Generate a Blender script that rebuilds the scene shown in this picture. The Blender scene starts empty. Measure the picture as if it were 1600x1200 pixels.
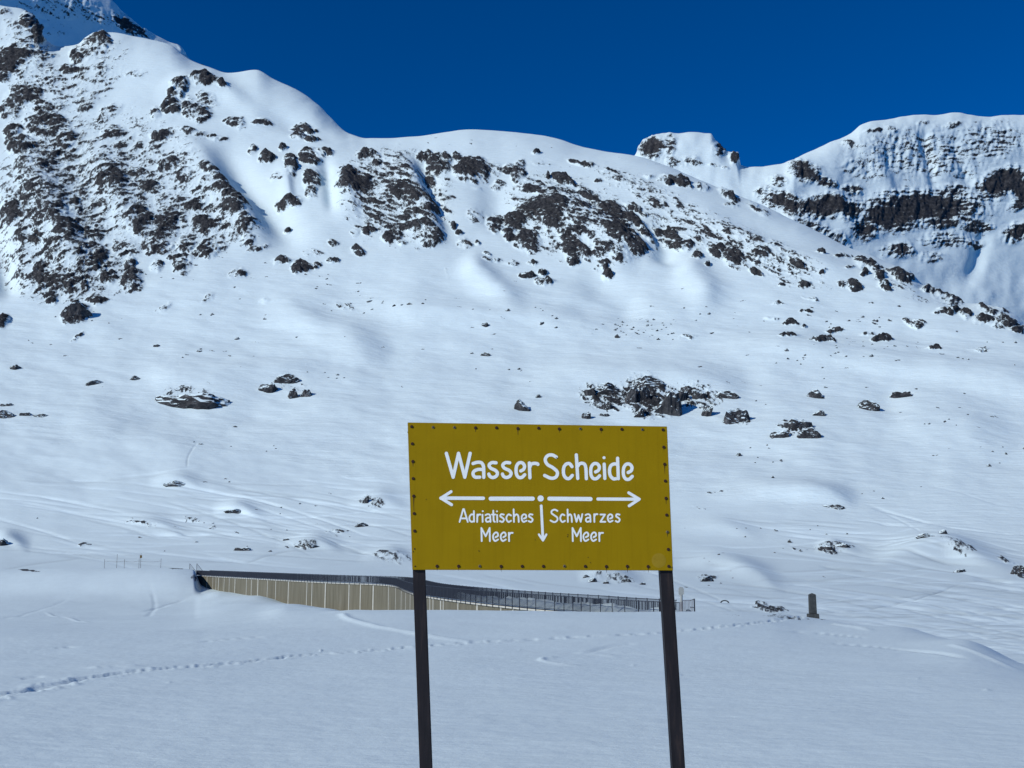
import bpy, bmesh, math, random
import numpy as np
from mathutils import Vector

# ------------------------------------------------------------------ camera, sky, sun, exposure
sc = bpy.context.scene
COL = sc.collection
R = math.radians
FPX = 1716.0                      # focal length in pixels of a 1600 wide picture
PITCH = R(9.0)
cam_data = bpy.data.cameras.new('camera'); cam = bpy.data.objects.new('camera', cam_data)
COL.objects.link(cam); sc.camera = cam
cam_data.sensor_width = 36.0; cam_data.lens = 36.0 * FPX / 1600.0
cam_data.clip_start = 0.1; cam_data.clip_end = 20000.0
cam.location = (0, 0, 0); cam.rotation_euler = (math.pi / 2 + PITCH, 0, 0)

SUN_EL, SUN_AZ = R(27), R(54)     # light travels to the right and away from the camera
world = bpy.data.worlds.new('World'); sc.world = world; world.use_nodes = True
wn = world.node_tree
sky = wn.nodes.new('ShaderNodeTexSky'); sky.sky_type = 'NISHITA'; sky.sun_disc = False
sky.sun_elevation = SUN_EL; sky.sun_rotation = math.pi + SUN_AZ
sky.altitude = 2300; sky.air_density = 0.5; sky.dust_density = 0.0; sky.ozone_density = 10.0
hsv = wn.nodes.new('ShaderNodeHueSaturation'); hsv.inputs['Saturation'].default_value = 1.14
wn.links.new(sky.outputs[0], hsv.inputs['Color'])
wn.links.new(hsv.outputs[0], wn.nodes['Background'].inputs['Color'])
wn.nodes['Background'].inputs['Strength'].default_value = 0.14

sd = bpy.data.lights.new('sun', 'SUN'); sun = bpy.data.objects.new('sun', sd); COL.objects.link(sun)
sd.energy = 3.5; sd.angle = R(0.53); sd.color = (1.0, 0.97, 0.93)
sun_dir = Vector((math.cos(SUN_EL) * math.sin(SUN_AZ), math.cos(SUN_EL) * math.cos(SUN_AZ), -math.sin(SUN_EL)))
sun.rotation_euler = sun_dir.to_track_quat('-Z', 'Y').to_euler(); sun.location = (-60, -40, 60)

vs = sc.view_settings
vs.view_transform = 'Standard'; vs.look = 'None'; vs.gamma = 1.0; vs.use_curve_mapping = False
vs.exposure = 0.0
sc.cycles.max_bounces = 6; sc.cycles.diffuse_bounces = 3

# ------------------------------------------------------------------ small tools
rng = np.random.default_rng(7)
random.seed(11)

def tag(o, label=None, cat=None, group=None, kind=None):
    if label: o['label'] = label
    if cat: o['category'] = cat
    if group: o['group'] = group
    if kind: o['kind'] = kind
    return o

def link(name, data, parent=None):
    o = bpy.data.objects.new(name, data); COL.objects.link(o)
    if parent is not None: o.parent = parent
    return o

def empty(name, loc=(0, 0, 0)):
    o = bpy.data.objects.new(name, None); COL.objects.link(o); o.location = loc; o.empty_display_size = 0.2
    return o

def ray(x, y):
    """direction through a photo pixel with forward component 1"""
    yc = (600.0 - np.asarray(y, float)) / FPX
    cy = math.cos(PITCH) - yc * math.sin(PITCH)
    cz = math.sin(PITCH) + yc * math.cos(PITCH)
    return (np.asarray(x, float) - 800.0) / FPX / cy, cz / cy

def pt(x, y, D):
    a, b = ray(x, y); return np.array([a * D, D, b * D], float)

def perlin(x, y, seed=0):
    xi = np.floor(x).astype(np.int64); yi = np.floor(y).astype(np.int64)
    xf = x - xi; yf = y - yi
    def g(ix, iy, fx, fy):
        h = (ix * 374761393 + iy * 668265263 + seed * 974634533) & 0xFFFFFFFF
        h = ((h ^ (h >> 13)) * 1274126177) & 0xFFFFFFFF
        h = h ^ (h >> 16)
        a = (h & 1023) * (2 * math.pi / 1024)
        return np.cos(a) * fx + np.sin(a) * fy
    u = xf * xf * xf * (xf * (xf * 6 - 15) + 10); v = yf * yf * yf * (yf * (yf * 6 - 15) + 10)
    n00 = g(xi, yi, xf, yf); n10 = g(xi + 1, yi, xf - 1, yf)
    n01 = g(xi, yi + 1, xf, yf - 1); n11 = g(xi + 1, yi + 1, xf - 1, yf - 1)
    return ((n00 * (1 - u) + n10 * u) * (1 - v) + (n01 * (1 - u) + n11 * u) * v) * 1.45

def fbm(x, y, seed=0, oct=4, gain=0.5, lac=2.03, ridge=False):
    s = 0; a = 1.0; t = 0
    for k in range(oct):
        n = perlin(x, y, seed + k * 17)
        if ridge: n = 1 - 2 * np.abs(n)
        s = s + n * a; t += a; a *= gain; x = x * lac + 13.7; y = y * lac - 7.3
    return s / t

def sstep(a, b, x):
    t = np.clip((x - a) / (b - a), 0, 1); return t * t * (3 - 2 * t)

def pchip(xk, yk, x):
    xk = np.asarray(xk, float); yk = np.asarray(yk, float)
    h = np.diff(xk); d = np.diff(yk) / h; m = np.zeros_like(xk)
    m[0] = d[0]; m[-1] = d[-1]
    for i in range(1, len(xk) - 1):
        if d[i - 1] * d[i] > 0:
            w1 = 2 * h[i] + h[i - 1]; w2 = h[i] + 2 * h[i - 1]
            m[i] = (w1 + w2) / (w1 / d[i - 1] + w2 / d[i])
    x = np.asarray(x, float); i = np.clip(np.searchsorted(xk, x) - 1, 0, len(xk) - 2)
    t = np.clip((x - xk[i]) / h[i], 0, 1)
    return ((1 + 2 * t) * (1 - t) ** 2 * yk[i] + t * (1 - t) ** 2 * h[i] * m[i] + t * t * (3 - 2 * t) * yk[i + 1] + t * t * (t - 1) * h[i] * m[i + 1])

def grid_normals(P):
    du = np.empty_like(P); dv = np.empty_like(P)
    du[:, 1:-1] = P[:, 2:] - P[:, :-2]; du[:, 0] = P[:, 1] - P[:, 0]; du[:, -1] = P[:, -1] - P[:, -2]
    dv[1:-1] = P[2:] - P[:-2]; dv[0] = P[1] - P[0]; dv[-1] = P[-1] - P[-2]
    n = np.cross(du, dv); n /= np.linalg.norm(n, axis=2, keepdims=True) + 1e-12
    return n

def sheet(name, P, mat, rock=None, track=None):
    H, W, _ = P.shape
    me = bpy.data.meshes.new(name)
    me.vertices.add(H * W); me.vertices.foreach_set('co', P.reshape(-1).astype(np.float32))
    idx = np.arange(H * W, dtype=np.int32).reshape(H, W)
    q = np.stack([idx[:-1, :-1], idx[:-1, 1:], idx[1:, 1:], idx[1:, :-1]], axis=2).reshape(-1, 4)
    n = len(q)
    me.loops.add(n * 4); me.loops.foreach_set('vertex_index', q.reshape(-1))
    me.polygons.add(n); me.polygons.foreach_set('loop_start', np.arange(0, n * 4, 4, dtype=np.int32))
    me.polygons.foreach_set('use_smooth', np.ones(n, bool))
    me.update(calc_edges=True)
    at = me.attributes.new('rock', 'FLOAT', 'POINT')
    at.data.foreach_set('value', (np.zeros(H * W) if rock is None else rock.reshape(-1)).astype(np.float32))
    if track is not None:
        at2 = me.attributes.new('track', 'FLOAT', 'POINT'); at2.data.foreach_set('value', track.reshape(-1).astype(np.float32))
    me.materials.append(mat)
    return link(name, me)

class MB:
    """collects boxes, tubes and polygons into one mesh"""
    def __init__(s): s.v = []; s.f = []
    def add(s, vs_, fs):
        b = len(s.v); s.v += [tuple(map(float, p)) for p in vs_]; s.f += [tuple(i + b for i in f) for f in fs]
    def box(s, a, b):
        (x0, y0, z0), (x1, y1, z1) = a, b
        s.add([(x0, y0, z0), (x1, y0, z0), (x1, y1, z0), (x0, y1, z0), (x0, y0, z1), (x1, y0, z1), (x1, y1, z1), (x0, y1, z1)],
              [(3, 2, 1, 0), (4, 5, 6, 7), (0, 1, 5, 4), (1, 2, 6, 5), (2, 3, 7, 6), (3, 0, 4, 7)])
    def bar(s, p, q, w, h=None):
        p = Vector(p); q = Vector(q); h = w if h is None else h
        d = (q - p).normalized(); up = Vector((0, 0, 1)) if abs(d.z) < .9 else Vector((0, 1, 0))
        sx = d.cross(up).normalized() * w / 2; sz = sx.cross(d).normalized() * h / 2
        vv = [p - sx - sz, p + sx - sz, p + sx + sz, p - sx + sz, q - sx - sz, q + sx - sz, q + sx + sz, q - sx + sz]
        s.add(vv, [(0, 1, 2, 3), (7, 6, 5, 4), (0, 4, 5, 1), (1, 5, 6, 2), (2, 6, 7, 3), (3, 7, 4, 0)])
    def build(s, name, mat, parent=None, smooth=False, bevel=0):
        me = bpy.data.meshes.new(name); me.from_pydata(s.v, [], s.f); me.update()
        bm = bmesh.new(); bm.from_mesh(me)
        if bevel: bmesh.ops.bevel(bm, geom=bm.edges[:], offset=bevel, segments=2, affect='EDGES')
        bmesh.ops.recalc_face_normals(bm, faces=bm.faces[:]); bm.to_mesh(me); bm.free()
        if smooth:
            for p in me.polygons: p.use_smooth = True
        me.materials.append(mat)
        return link(name, me, parent)

# ------------------------------------------------------------------ materials
def mat_base(name):
    m = bpy.data.materials.new(name); m.use_nodes = True
    nt = m.node_tree; b = nt.nodes['Principled BSDF']
    return m, nt, b

def N(nt, t, **kw):
    n = nt.nodes.new(t)
    for k, v in kw.items():
        if k in n.inputs: n.inputs[k].default_value = v
        else: setattr(n, k, v)
    return n

def ramp(nt, src, stops):
    r = nt.nodes.new('ShaderNodeValToRGB'); nt.links.new(src, r.inputs[0])
    e = r.color_ramp.elements
    while len(e) < len(stops): e.new(0.5)
    for i, (p, c) in enumerate(stops):
        e[i].position = p; e[i].color = (c[0], c[1], c[2], 1) if len(c) == 3 else c
    return r

def math_node(nt, op, a, b=None, clamp=False):
    n = nt.nodes.new('ShaderNodeMath'); n.operation = op; n.use_clamp = clamp
    for i, v in enumerate((a, b)):
        if v is None: continue
        if isinstance(v, (int, float)): n.inputs[i].default_value = v
        else: nt.links.new(v, n.inputs[i])
    return n.outputs[0]

SNOW = (0.71, 0.85, 0.86)
ROCKS = [(0.32, (0.0095, 0.0108, 0.0128)), (0.47, (0.025, 0.027, 0.030)), (0.57, (0.058, 0.059, 0.060)), (0.70, (0.18, 0.18, 0.178))]

def terrain_mat(name, px, rocks=ROCKS, snow_bump=0.75, ripple=None):
    """snow with bare rock where the 'rock' attribute says so; px = metres per picture pixel there"""
    m, nt, b = mat_base(name); L = nt.links.new
    tc = N(nt, 'ShaderNodeTexCoord')
    at = N(nt, 'ShaderNodeAttribute', attribute_name='rock')
    fine = N(nt, 'ShaderNodeTexNoise', Scale=0.42 / px, Detail=5.0, Roughness=0.68)
    L(tc.outputs['Object'], fine.inputs['Vector'])
    k = math_node(nt, 'SUBTRACT', fine.outputs['Fac'], 0.5)
    k = math_node(nt, 'MULTIPLY', k, 1.0)
    k = math_node(nt, 'ADD', k, at.outputs['Fac'])
    mr = N(nt, 'ShaderNodeMapRange', interpolation_type='SMOOTHSTEP'); L(k, mr.inputs['Value'])
    mr.inputs['From Min'].default_value = 0.42; mr.inputs['From Max'].default_value = 0.60
    rn = N(nt, 'ShaderNodeTexNoise', Scale=0.16 / px, Detail=8.0, Roughness=0.75); L(tc.outputs['Object'], rn.inputs['Vector'])
    rr = ramp(nt, rn.outputs['Fac'], rocks)
    sn = N(nt, 'ShaderNodeTexNoise', Scale=0.012 / px, Detail=3.0); L(tc.outputs['Object'], sn.inputs['Vector'])
    sr = ramp(nt, sn.outputs['Fac'], [(0.3, tuple(c * 0.965 for c in SNOW)), (0.7, SNOW)])
    mix = N(nt, 'ShaderNodeMix', data_type='RGBA'); L(mr.outputs[0], mix.inputs['Factor'])
    tk_ = N(nt, 'ShaderNodeAttribute', attribute_name='track')     # ski track grooves: their light and shade, and packed snow, painted into the colour
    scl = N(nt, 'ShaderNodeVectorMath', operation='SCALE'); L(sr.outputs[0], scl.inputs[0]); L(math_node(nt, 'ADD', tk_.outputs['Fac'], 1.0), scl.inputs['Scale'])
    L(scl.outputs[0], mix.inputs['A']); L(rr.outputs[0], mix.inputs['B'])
    L(mix.outputs['Result'], b.inputs['Base Color'])
    b.inputs['Roughness'].default_value = 0.75; b.inputs['Specular IOR Level'].default_value = 0.2
    # relief: fine wind crust on snow, rough breaks on rock
    wav = N(nt, 'ShaderNodeMapping'); wav.inputs['Scale'].default_value = ripple or (0.25, 0.8, 0.8)
    L(tc.outputs['Object'], wav.inputs['Vector'])
    cr = N(nt, 'ShaderNodeTexNoise', Scale=0.16 / px, Detail=4.0, Roughness=0.6); L(wav.outputs[0], cr.inputs['Vector'])
    gr = N(nt, 'ShaderNodeTexNoise', Scale=0.75 / px, Detail=3.0, Roughness=0.7); L(wav.outputs[0], gr.inputs['Vector'])
    b0 = N(nt, 'ShaderNodeBump', Strength=snow_bump * .8, Distance=0.5 * px); L(gr.outputs['Fac'], b0.inputs['Height'])
    b1 = N(nt, 'ShaderNodeBump', Strength=snow_bump, Distance=1.8 * px); L(cr.outputs['Fac'], b1.inputs['Height']); L(b0.outputs[0], b1.inputs['Normal'])
    b2 = N(nt, 'ShaderNodeBump', Distance=5.0 * px); L(rn.outputs['Fac'], b2.inputs['Height'])
    L(math_node(nt, 'MULTIPLY', mr.outputs[0], 0.9), b2.inputs['Strength']); L(b1.outputs[0], b2.inputs['Normal'])
    L(b2.outputs[0], b.inputs['Normal'])
    return m

def noise_mat(name, stops, scale=4.0, detail=6.0, rough=0.8, metal=0.0, bump=0.0, stretch=(1, 1, 1), spec=0.3, dist=0.01):
    m, nt, b = mat_base(name); L = nt.links.new
    tc = N(nt, 'ShaderNodeTexCoord'); mp = N(nt, 'ShaderNodeMapping'); mp.inputs['Scale'].default_value = stretch
    L(tc.outputs['Object'], mp.inputs['Vector'])
    n = N(nt, 'ShaderNodeTexNoise', Scale=scale, Detail=detail, Roughness=0.62); L(mp.outputs[0], n.inputs['Vector'])
    L(ramp(nt, n.outputs['Fac'], stops).outputs[0], b.inputs['Base Color'])
    b.inputs['Roughness'].default_value = rough; b.inputs['Metallic'].default_value = metal
    b.inputs['Specular IOR Level'].default_value = spec
    if bump:
        bp = N(nt, 'ShaderNodeBump', Strength=bump, Distance=dist); L(n.outputs['Fac'], bp.inputs['Height']); L(bp.outputs[0], b.inputs['Normal'])
    return m

def boulder_mat():
    m, nt, b = mat_base('boulder_rock'); L = nt.links.new
    tc = N(nt, 'ShaderNodeTexCoord'); ge = N(nt, 'ShaderNodeNewGeometry'); oi = N(nt, 'ShaderNodeObjectInfo')
    add = N(nt, 'ShaderNodeVectorMath', operation='ADD'); L(tc.outputs['Object'], add.inputs[0])
    cmb = N(nt, 'ShaderNodeCombineXYZ'); L(math_node(nt, 'MULTIPLY', oi.outputs['Random'], 40.0), cmb.inputs[0]); L(cmb.outputs[0], add.inputs[1])
    rn = N(nt, 'ShaderNodeTexNoise', Scale=1.7, Detail=9.0, Roughness=0.75); L(add.outputs[0], rn.inputs['Vector'])
    mp = N(nt, 'ShaderNodeMapping'); mp.inputs['Scale'].default_value = (1.0, 1.0, 3.5); mp.inputs['Rotation'].default_value = (0, R(24), 0)
    L(add.outputs[0], mp.inputs['Vector'])
    st = N(nt, 'ShaderNodeTexNoise', Scale=2.6, Detail=6.0, Roughness=0.7); L(mp.outputs[0], st.inputs['Vector'])
    rr = ramp(nt, rn.outputs['Fac'], ROCKS)
    sep = N(nt, 'ShaderNodeSeparateXYZ'); L(ge.outputs['Normal'], sep.inputs[0])
    k = math_node(nt, 'ADD', sep.outputs['Z'], math_node(nt, 'MULTIPLY', math_node(nt, 'SUBTRACT', st.outputs['Fac'], 0.5), 2.2))
    mr = N(nt, 'ShaderNodeMapRange', interpolation_type='SMOOTHSTEP'); L(k, mr.inputs['Value'])
    mr.inputs['From Min'].default_value = 0.52; mr.inputs['From Max'].default_value = 0.68
    mix = N(nt, 'ShaderNodeMix', data_type='RGBA'); L(mr.outputs[0], mix.inputs['Factor'])
    L(rr.outputs[0], mix.inputs['A']); mix.inputs['B'].default_value = (*SNOW, 1)
    L(mix.outputs['Result'], b.inputs['Base Color']); b.inputs['Roughness'].default_value = 0.85; b.inputs['Specular IOR Level'].default_value = 0.2
    bp = N(nt, 'ShaderNodeBump', Strength=0.9, Distance=0.35); L(st.outputs['Fac'], bp.inputs['Height']); L(bp.outputs[0], b.inputs['Normal'])
    return m

M = {}
M['mountain'] = terrain_mat('snow_and_rock', 0.9)
M['far'] = terrain_mat('snow_and_far_rock', 1.9, [(0.32, (0.014, 0.0155, 0.018)), (0.47, (0.034, 0.036, 0.039)), (0.57, (0.068, 0.068, 0.069)), (0.72, (0.18, 0.18, 0.18))])
M['valley'] = terrain_mat('valley_snow', 0.35, snow_bump=0.5)
M['field'] = terrain_mat('field_snow', 0.02, snow_bump=0.6, ripple=(0.35, 0.6, 0.8))
M['boulder'] = boulder_mat()

# ------------------------------------------------------------------ the mountain: profile of the valley and the main massif
XS = np.concatenate([np.arange(-420, -16, 9.0), np.arange(-16, 1616, 1.45), np.arange(1616, 2021, 9.0)])
SIL = np.array([(-420, -60), (-120, -30), (0, 8), (34, 13), (46, 22), (60, 44), (74, 63), (92, 70), (119, 69), (133, 58), (151, 48), (175, 49), (210, 56), (231, 60), (266, 70), (298, 96),
    (325, 107), (354, 115), (400, 110), (427, 122), (483, 150), (518, 182), (548, 208), (575, 216), (600, 216), (650, 213), (700, 208), (735, 204), (800, 207), (850, 211),
    (900, 224), (950, 236), (1000, 247), (1040, 260), (1110, 289), (1180, 316), (1236, 343), (1285, 366), (1334, 390), (1369, 402), (1425, 427), (1442, 443),
    (1505, 472), (1537, 477), (1572, 486), (1600, 507), (1700, 560), (1850, 600), (2020, 640)], float)
YS = pchip(SIL[:, 0], SIL[:, 1], XS)
YBOT = 1062.0
DT = np.array([(-80, 3000), (50, 2750), (205, 2330), (300, 1990), (400, 1700), (450, 1580), (520, 1430), (600, 1240), (680, 1060), (760, 905), (820, 800), (850, 735), (872, 660), (885, 590), (897, 510),
    (910, 400), (930, 272), (960, 178), (985, 137), (1062, 81)], float)
NR = 660
v = np.linspace(0, 1, NR)
X = np.broadcast_to(XS, (NR, len(XS))).copy()
Y = YBOT + (YS - YBOT)[None, :] * v[:, None]
D = pchip(DT[:, 0], DT[:, 1], Y)
edge = Y - YS[None, :]
D = D * (1 + 0.05 * np.exp(-edge / 14.0))                      # rounds the skyline over
PX = D / FPX                                                    # metres per photo pixel
ax, az = ray(X, Y)
P0 = np.stack([ax * D, D, az * D], axis=2)

# --- fields over the sheet, worked out in pixel units and turned into metres with PX
def ell_field(lst, X, Y, warp=None):
    F = np.zeros_like(X); Xw, Yw = (X, Y) if warp is None else warp
    for cx, cy, rx, ry, ang, d in lst:
        m = 1.6 * max(rx, ry) + 12
        r0 = np.where((np.abs(Y - cy) < m).any(axis=1))[0]; c0 = np.where((np.abs(X[0] - cx) < m))[0]
        if len(r0) == 0 or len(c0) == 0: continue
        s = np.s_[r0[0]:r0[-1] + 1, c0[0]:c0[-1] + 1]
        dx = Xw[s] - cx; dy = Yw[s] - cy; ca, sa = math.cos(R(ang)), math.sin(R(ang))
        rr = np.sqrt(((dx * ca + dy * sa) / rx) ** 2 + ((-dx * sa + dy * ca) / ry) ** 2)
        F[s] = np.maximum(F[s], d * (1 - sstep(0.3, 1.55, rr)))
    return F

def stroke(F, pts, width, amp, X, Y, asym=0.0, taper=0.35, vary=0.0, seed=0, sub=10):
    """raises (or cuts) a ridge of gaussian section along a polyline"""
    pts = np.array(pts, float)
    if len(pts) > 2:
        t = np.arange(len(pts)); tt = np.linspace(0, len(pts) - 1, (len(pts) - 1) * sub + 1)
        pts = np.stack([pchip(t, pts[:, 0], tt), pchip(t, pts[:, 1], tt)], axis=1)
    m = 3 * width
    n = len(pts) - 1
    best = {}
    r0 = np.where(((Y > pts[:, 1].min() - m) & (Y < pts[:, 1].max() + m)).any(axis=1))[0]
    c0 = np.where((X[0] > pts[:, 0].min() - m) & (X[0] < pts[:, 0].max() + m))[0]
    if len(r0) == 0 or len(c0) == 0: return
    s = np.s_[r0[0]:r0[-1] + 1, c0[0]:c0[-1] + 1]
    x = X[s]; y = Y[s]; dm = np.full(x.shape, 1e9); tp = np.zeros(x.shape)
    for i in range(n):
        ax_, ay_ = pts[i]; bx, by = pts[i + 1]; lx, ly = bx - ax_, by - ay_; l2 = lx * lx + ly * ly + 1e-9
        c1 = np.where((x[0] > min(ax_, bx) - m) & (x[0] < max(ax_, bx) + m))[0]
        if len(c1) == 0: continue
        cs = np.s_[:, c1[0]:c1[-1] + 1]
        t = np.clip(((x[cs] - ax_) * lx + (y[cs] - ay_) * ly) / l2, 0, 1)
        ex = x[cs] - ax_ - t * lx; ey = y[cs] - ay_ - t * ly
        d = np.sqrt(ex * ex + ey * ey) * np.where(lx * ey - ly * ex > 0, 1 + asym, 1 - asym)
        w = d < dm[cs]
        dm[cs] = np.where(w, d, dm[cs]); tp[cs] = np.where(w, (i + t) / n, tp[cs])
    e = np.exp(-(dm / width) ** 2)
    if taper: e = e * sstep(0, taper, tp) * sstep(0, taper, 1 - tp)
    if vary: e = e * (1 - vary + vary * (0.5 + perlin(tp * n / sub * 7 + seed, tp * 0 + seed * 3.1, seed)))
    F[s] += amp * e

def zl(lst, ox, oy, k):
    """notes taken on an enlargement -> photo pixels"""
    out = []
    for e in lst:
        e = list(e)
        if len(e) == 5: e = e[:4] + [0] + [e[4]]
        out.append((ox + e[0] * k, oy + e[1] * k, e[2] * k, e[3] * k, e[4], e[5]))
    return out

ROCK_A = zl([(400,225,90,60,.6),(450,180,50,40,.8),(340,250,35,40,.85),(310,310,50,25,.7),(450,310,60,30,.5),(220,350,90,60,-35,.55),(110,430,90,60,-20,.95),(40,500,60,40,.7),(220,245,40,12,.7),
 (60,260,120,60,-35,1.0),(130,95,40,45,.8),(15,330,40,40,.95),(60,130,60,60,.45),(20,60,40,30,.4),
 (600,330,80,20,.42),(460,365,60,20,.42),(390,460,80,50,-40,.5),(480,510,90,35,-30,.5),(500,600,75,45,-20,.75),(800,410,50,40,-40,.9),(900,370,65,28,0,.95),(980,385,50,15,30,.9),(770,480,40,50,-60,.95),
 (870,500,80,50,20,.8),(700,510,30,30,.65),(930,450,60,30,20,.55),(1050,545,60,25,10,.65),(1170,540,50,20,.65),(1360,555,60,20,10,.8),(1330,600,40,20,.75),(1390,615,40,15,.75),(720,615,60,25,.85),(860,600,100,20,10,.55),
 (970,620,60,15,.55),(210,560,110,80,.85),(300,620,60,60,.8),(100,660,80,50,.95),(230,690,50,30,.85),(120,750,60,40,.75),(60,590,50,40,.8),(350,690,60,50,.55),(530,700,70,25,.55),(750,745,60,30,.85),(840,700,50,20,.55),
 (500,810,90,50,.98),(670,840,50,30,.95),(620,780,90,30,.75),(400,830,80,40,-30,.65),(340,930,40,40,.9),(820,800,50,40,.65),(50,950,60,70,1.0),(130,880,70,50,.8),(200,980,110,60,.75),(960,800,80,30,30,.65),
 (1010,880,70,40,20,.9),(1070,910,50,20,.9),(870,930,60,25,.85),(610,960,60,20,-20,.85),(680,1010,150,70,.9),(760,980,60,50,.75),(930,1010,90,40,15,.9),(1040,950,60,30,20,.9),(1090,1020,50,50,.75),(1110,1080,40,30,.65),
 (300,1050,90,60,.85),(420,1050,60,60,-30,.75),(240,1130,70,60,.85),(420,1140,80,50,.85),(130,1060,80,60,.8),(720,1100,100,50,.7),(940,1110,80,40,-15,.8),(830,1100,60,40,20,.75),(560,1120,90,50,.55),(560,900,90,50,.5),(760,880,90,40,.45),
 (1130,665,15,20,.8),(1190,700,40,25,.9),(1260,660,20,12,.8),(1300,740,30,60,.85),(1390,700,60,40,.9),(1390,820,40,70,.85),(1440,680,50,15,.8),(1290,895,60,25,.95),(1225,790,30,20,.5),(1560,820,50,60,.95),
 (1280,1000,20,10,.85),(1490,1085,25,15,.6),(1260,1155,50,15,.75),(1370,1180,70,15,.75),(1390,1130,60,20,.4),(1150,1110,60,15,-20,.5),(260,480,60,60,.5),(180,480,80,40,.7)], 0, 0, .35)
ROCK_D = zl([(230,110,80,80,.9),(180,70,40,60,.85),(240,20,40,30,.85),(420,40,60,50,.85),(480,95,50,40,.85),(590,110,50,60,.85),(580,30,30,40,.75),(700,45,30,25,.65),(80,65,30,20,.65),(230,190,40,30,.75),(380,140,30,25,.75),
 (310,130,30,40,.75),(340,260,70,40,-20,1.0),(430,200,50,20,.7),(0,290,45,32,1.0),(810,40,40,50,.65),(800,10,80,15,.65),(1070,75,50,25,-15,.6),(1265,15,50,12,.85),(1340,50,50,25,.9),(1490,20,30,8,.75),(740,225,50,15,-15,.42),
 (1180,195,30,10,.5),(1540,220,60,20,20,.35),(350,355,40,10,-25,.5),(930,190,50,20,-30,.38)], 0, 400, .35)
ROCK_B = zl([(160,180,60,25,.85),(200,215,25,15,.75),(300,215,70,30,.55),(40,245,15,10,.6),(100,310,90,60,1.0),(170,270,60,20,.65),(230,260,50,30,.55),(320,260,40,15,.65),(470,220,60,50,1.0),(410,180,50,20,.75),(430,280,30,40,.95),
 (620,245,80,60,1.0),(560,190,30,20,.65),(650,210,40,30,.75),(720,240,40,40,.4),(790,235,40,20,.75),(830,260,30,60,.85),(890,320,80,40,15,.85),(980,345,60,15,10,.75),(740,300,40,15,.55),(640,330,30,8,.5),
 (330,370,120,40,25,.95),(430,420,60,50,.95),(210,390,70,30,.75),(250,330,80,30,.55),(350,460,60,30,.85),(200,455,60,20,.65),(140,435,50,15,.4),(340,510,120,25,5,.95),(260,550,50,25,.85),(440,560,70,40,.75),(160,515,40,20,.75),
 (310,575,30,15,.65),(100,520,20,30,.5),(640,450,50,40,.5),(540,490,15,20,.7),(560,525,20,15,.6),(590,570,40,25,.65),(650,565,15,10,.7),(940,430,140,50,5,1.05),(820,460,60,50,.95),(730,460,50,50,.65),(870,560,70,50,20,.95),
 (980,490,90,40,30,.95),(780,510,40,20,.85),(720,500,30,25,.65),(790,540,30,15,.85),(1060,560,80,50,40,.9),(1090,620,80,40,20,.85),(1130,440,30,25,1.0),(1220,490,120,50,25,.75),(1280,560,110,40,20,1.05),(1360,600,40,40,1.0),
 (1200,620,60,40,.75),(1290,640,60,30,.65),(1080,660,20,12,.85),(1220,675,30,12,.9),(1225,710,30,20,1.0),(1030,290,60,25,30,.9),(960,270,15,12,.85),(1150,370,80,30,35,.95),(1250,430,90,40,30,1.0),(1340,480,70,30,25,.85),
 (1400,540,60,20,40,.75),(1300,500,50,30,.75),(1500,530,80,25,30,.95),(1570,580,40,20,.95),(1450,400,70,20,15,.65),(1340,420,60,15,35,.65),(1390,450,30,10,.6),(1100,210,60,10,15,.65),(1150,220,40,10,.65),(1210,245,30,8,.6),
 (1190,295,30,10,.6),(910,170,25,8,.8),(940,215,60,8,.4),(1530,300,70,20,20,.85),(1410,275,30,10,.6),(1480,290,30,15,.6),(690,620,20,10,.8),(720,650,40,15,.6),(800,660,40,15,.5),(890,660,25,10,.7),(940,695,20,10,.9),
 (870,715,40,12,.9),(950,745,50,18,.9),(115,608,35,20,20,.9),(860,400,80,20,.6),(1050,400,50,20,.7)], 520, 180, .35)
ROCK_C = zl([(30,640,60,25,20,.95),(80,670,40,20,.95),(140,715,30,20,.85),(230,690,50,25,20,.95),(300,720,60,40,15,.95),(420,720,50,40,.9),(400,790,40,10,25,.9),(470,690,40,10,.8),(580,765,50,12,30,.8),(500,740,70,20,.55),
 (190,755,20,10,.7),(620,845,40,12,.7),(690,712,20,6,.8),(520,845,20,6,.6),(60,390,60,20,20,.85),(10,400,20,10,.8),(280,440,60,20,30,.75),(290,490,40,10,.6),(170,415,40,15,20,.65),(420,510,70,20,30,.5),(180,580,60,20,.35),
 (900,755,70,25,20,.9),(885,795,20,15,.95),(960,800,30,20,.85),(1050,800,60,30,15,1.0),(980,850,40,15,20,.9),(820,845,60,18,10,.9),(1180,860,40,20,.95),(1260,890,80,35,20,.9),(790,720,40,12,.6),(820,775,30,10,.6),(700,800,20,8,.7),
 (1260,965,60,15,.9),(1340,975,30,20,.7),(1480,1010,100,25,5,.9),(1450,960,90,25,10,.7),(1110,1010,50,18,15,.9),(970,1085,50,15,.95),(560,1015,40,12,.8),(620,1025,15,10,.7),(630,965,40,8,.6),(500,930,50,6,.5),(470,995,40,8,.6),
 (550,1095,50,12,.7),(700,1110,60,20,.8),(900,1055,40,10,.6),(760,1040,50,8,.6),(1200,1135,40,10,.7),(1400,1135,60,10,.5),(650,905,40,8,.6),(100,1080,50,6,.5),(1570,1045,40,14,.7)], 1040, 150, .35)
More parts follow.
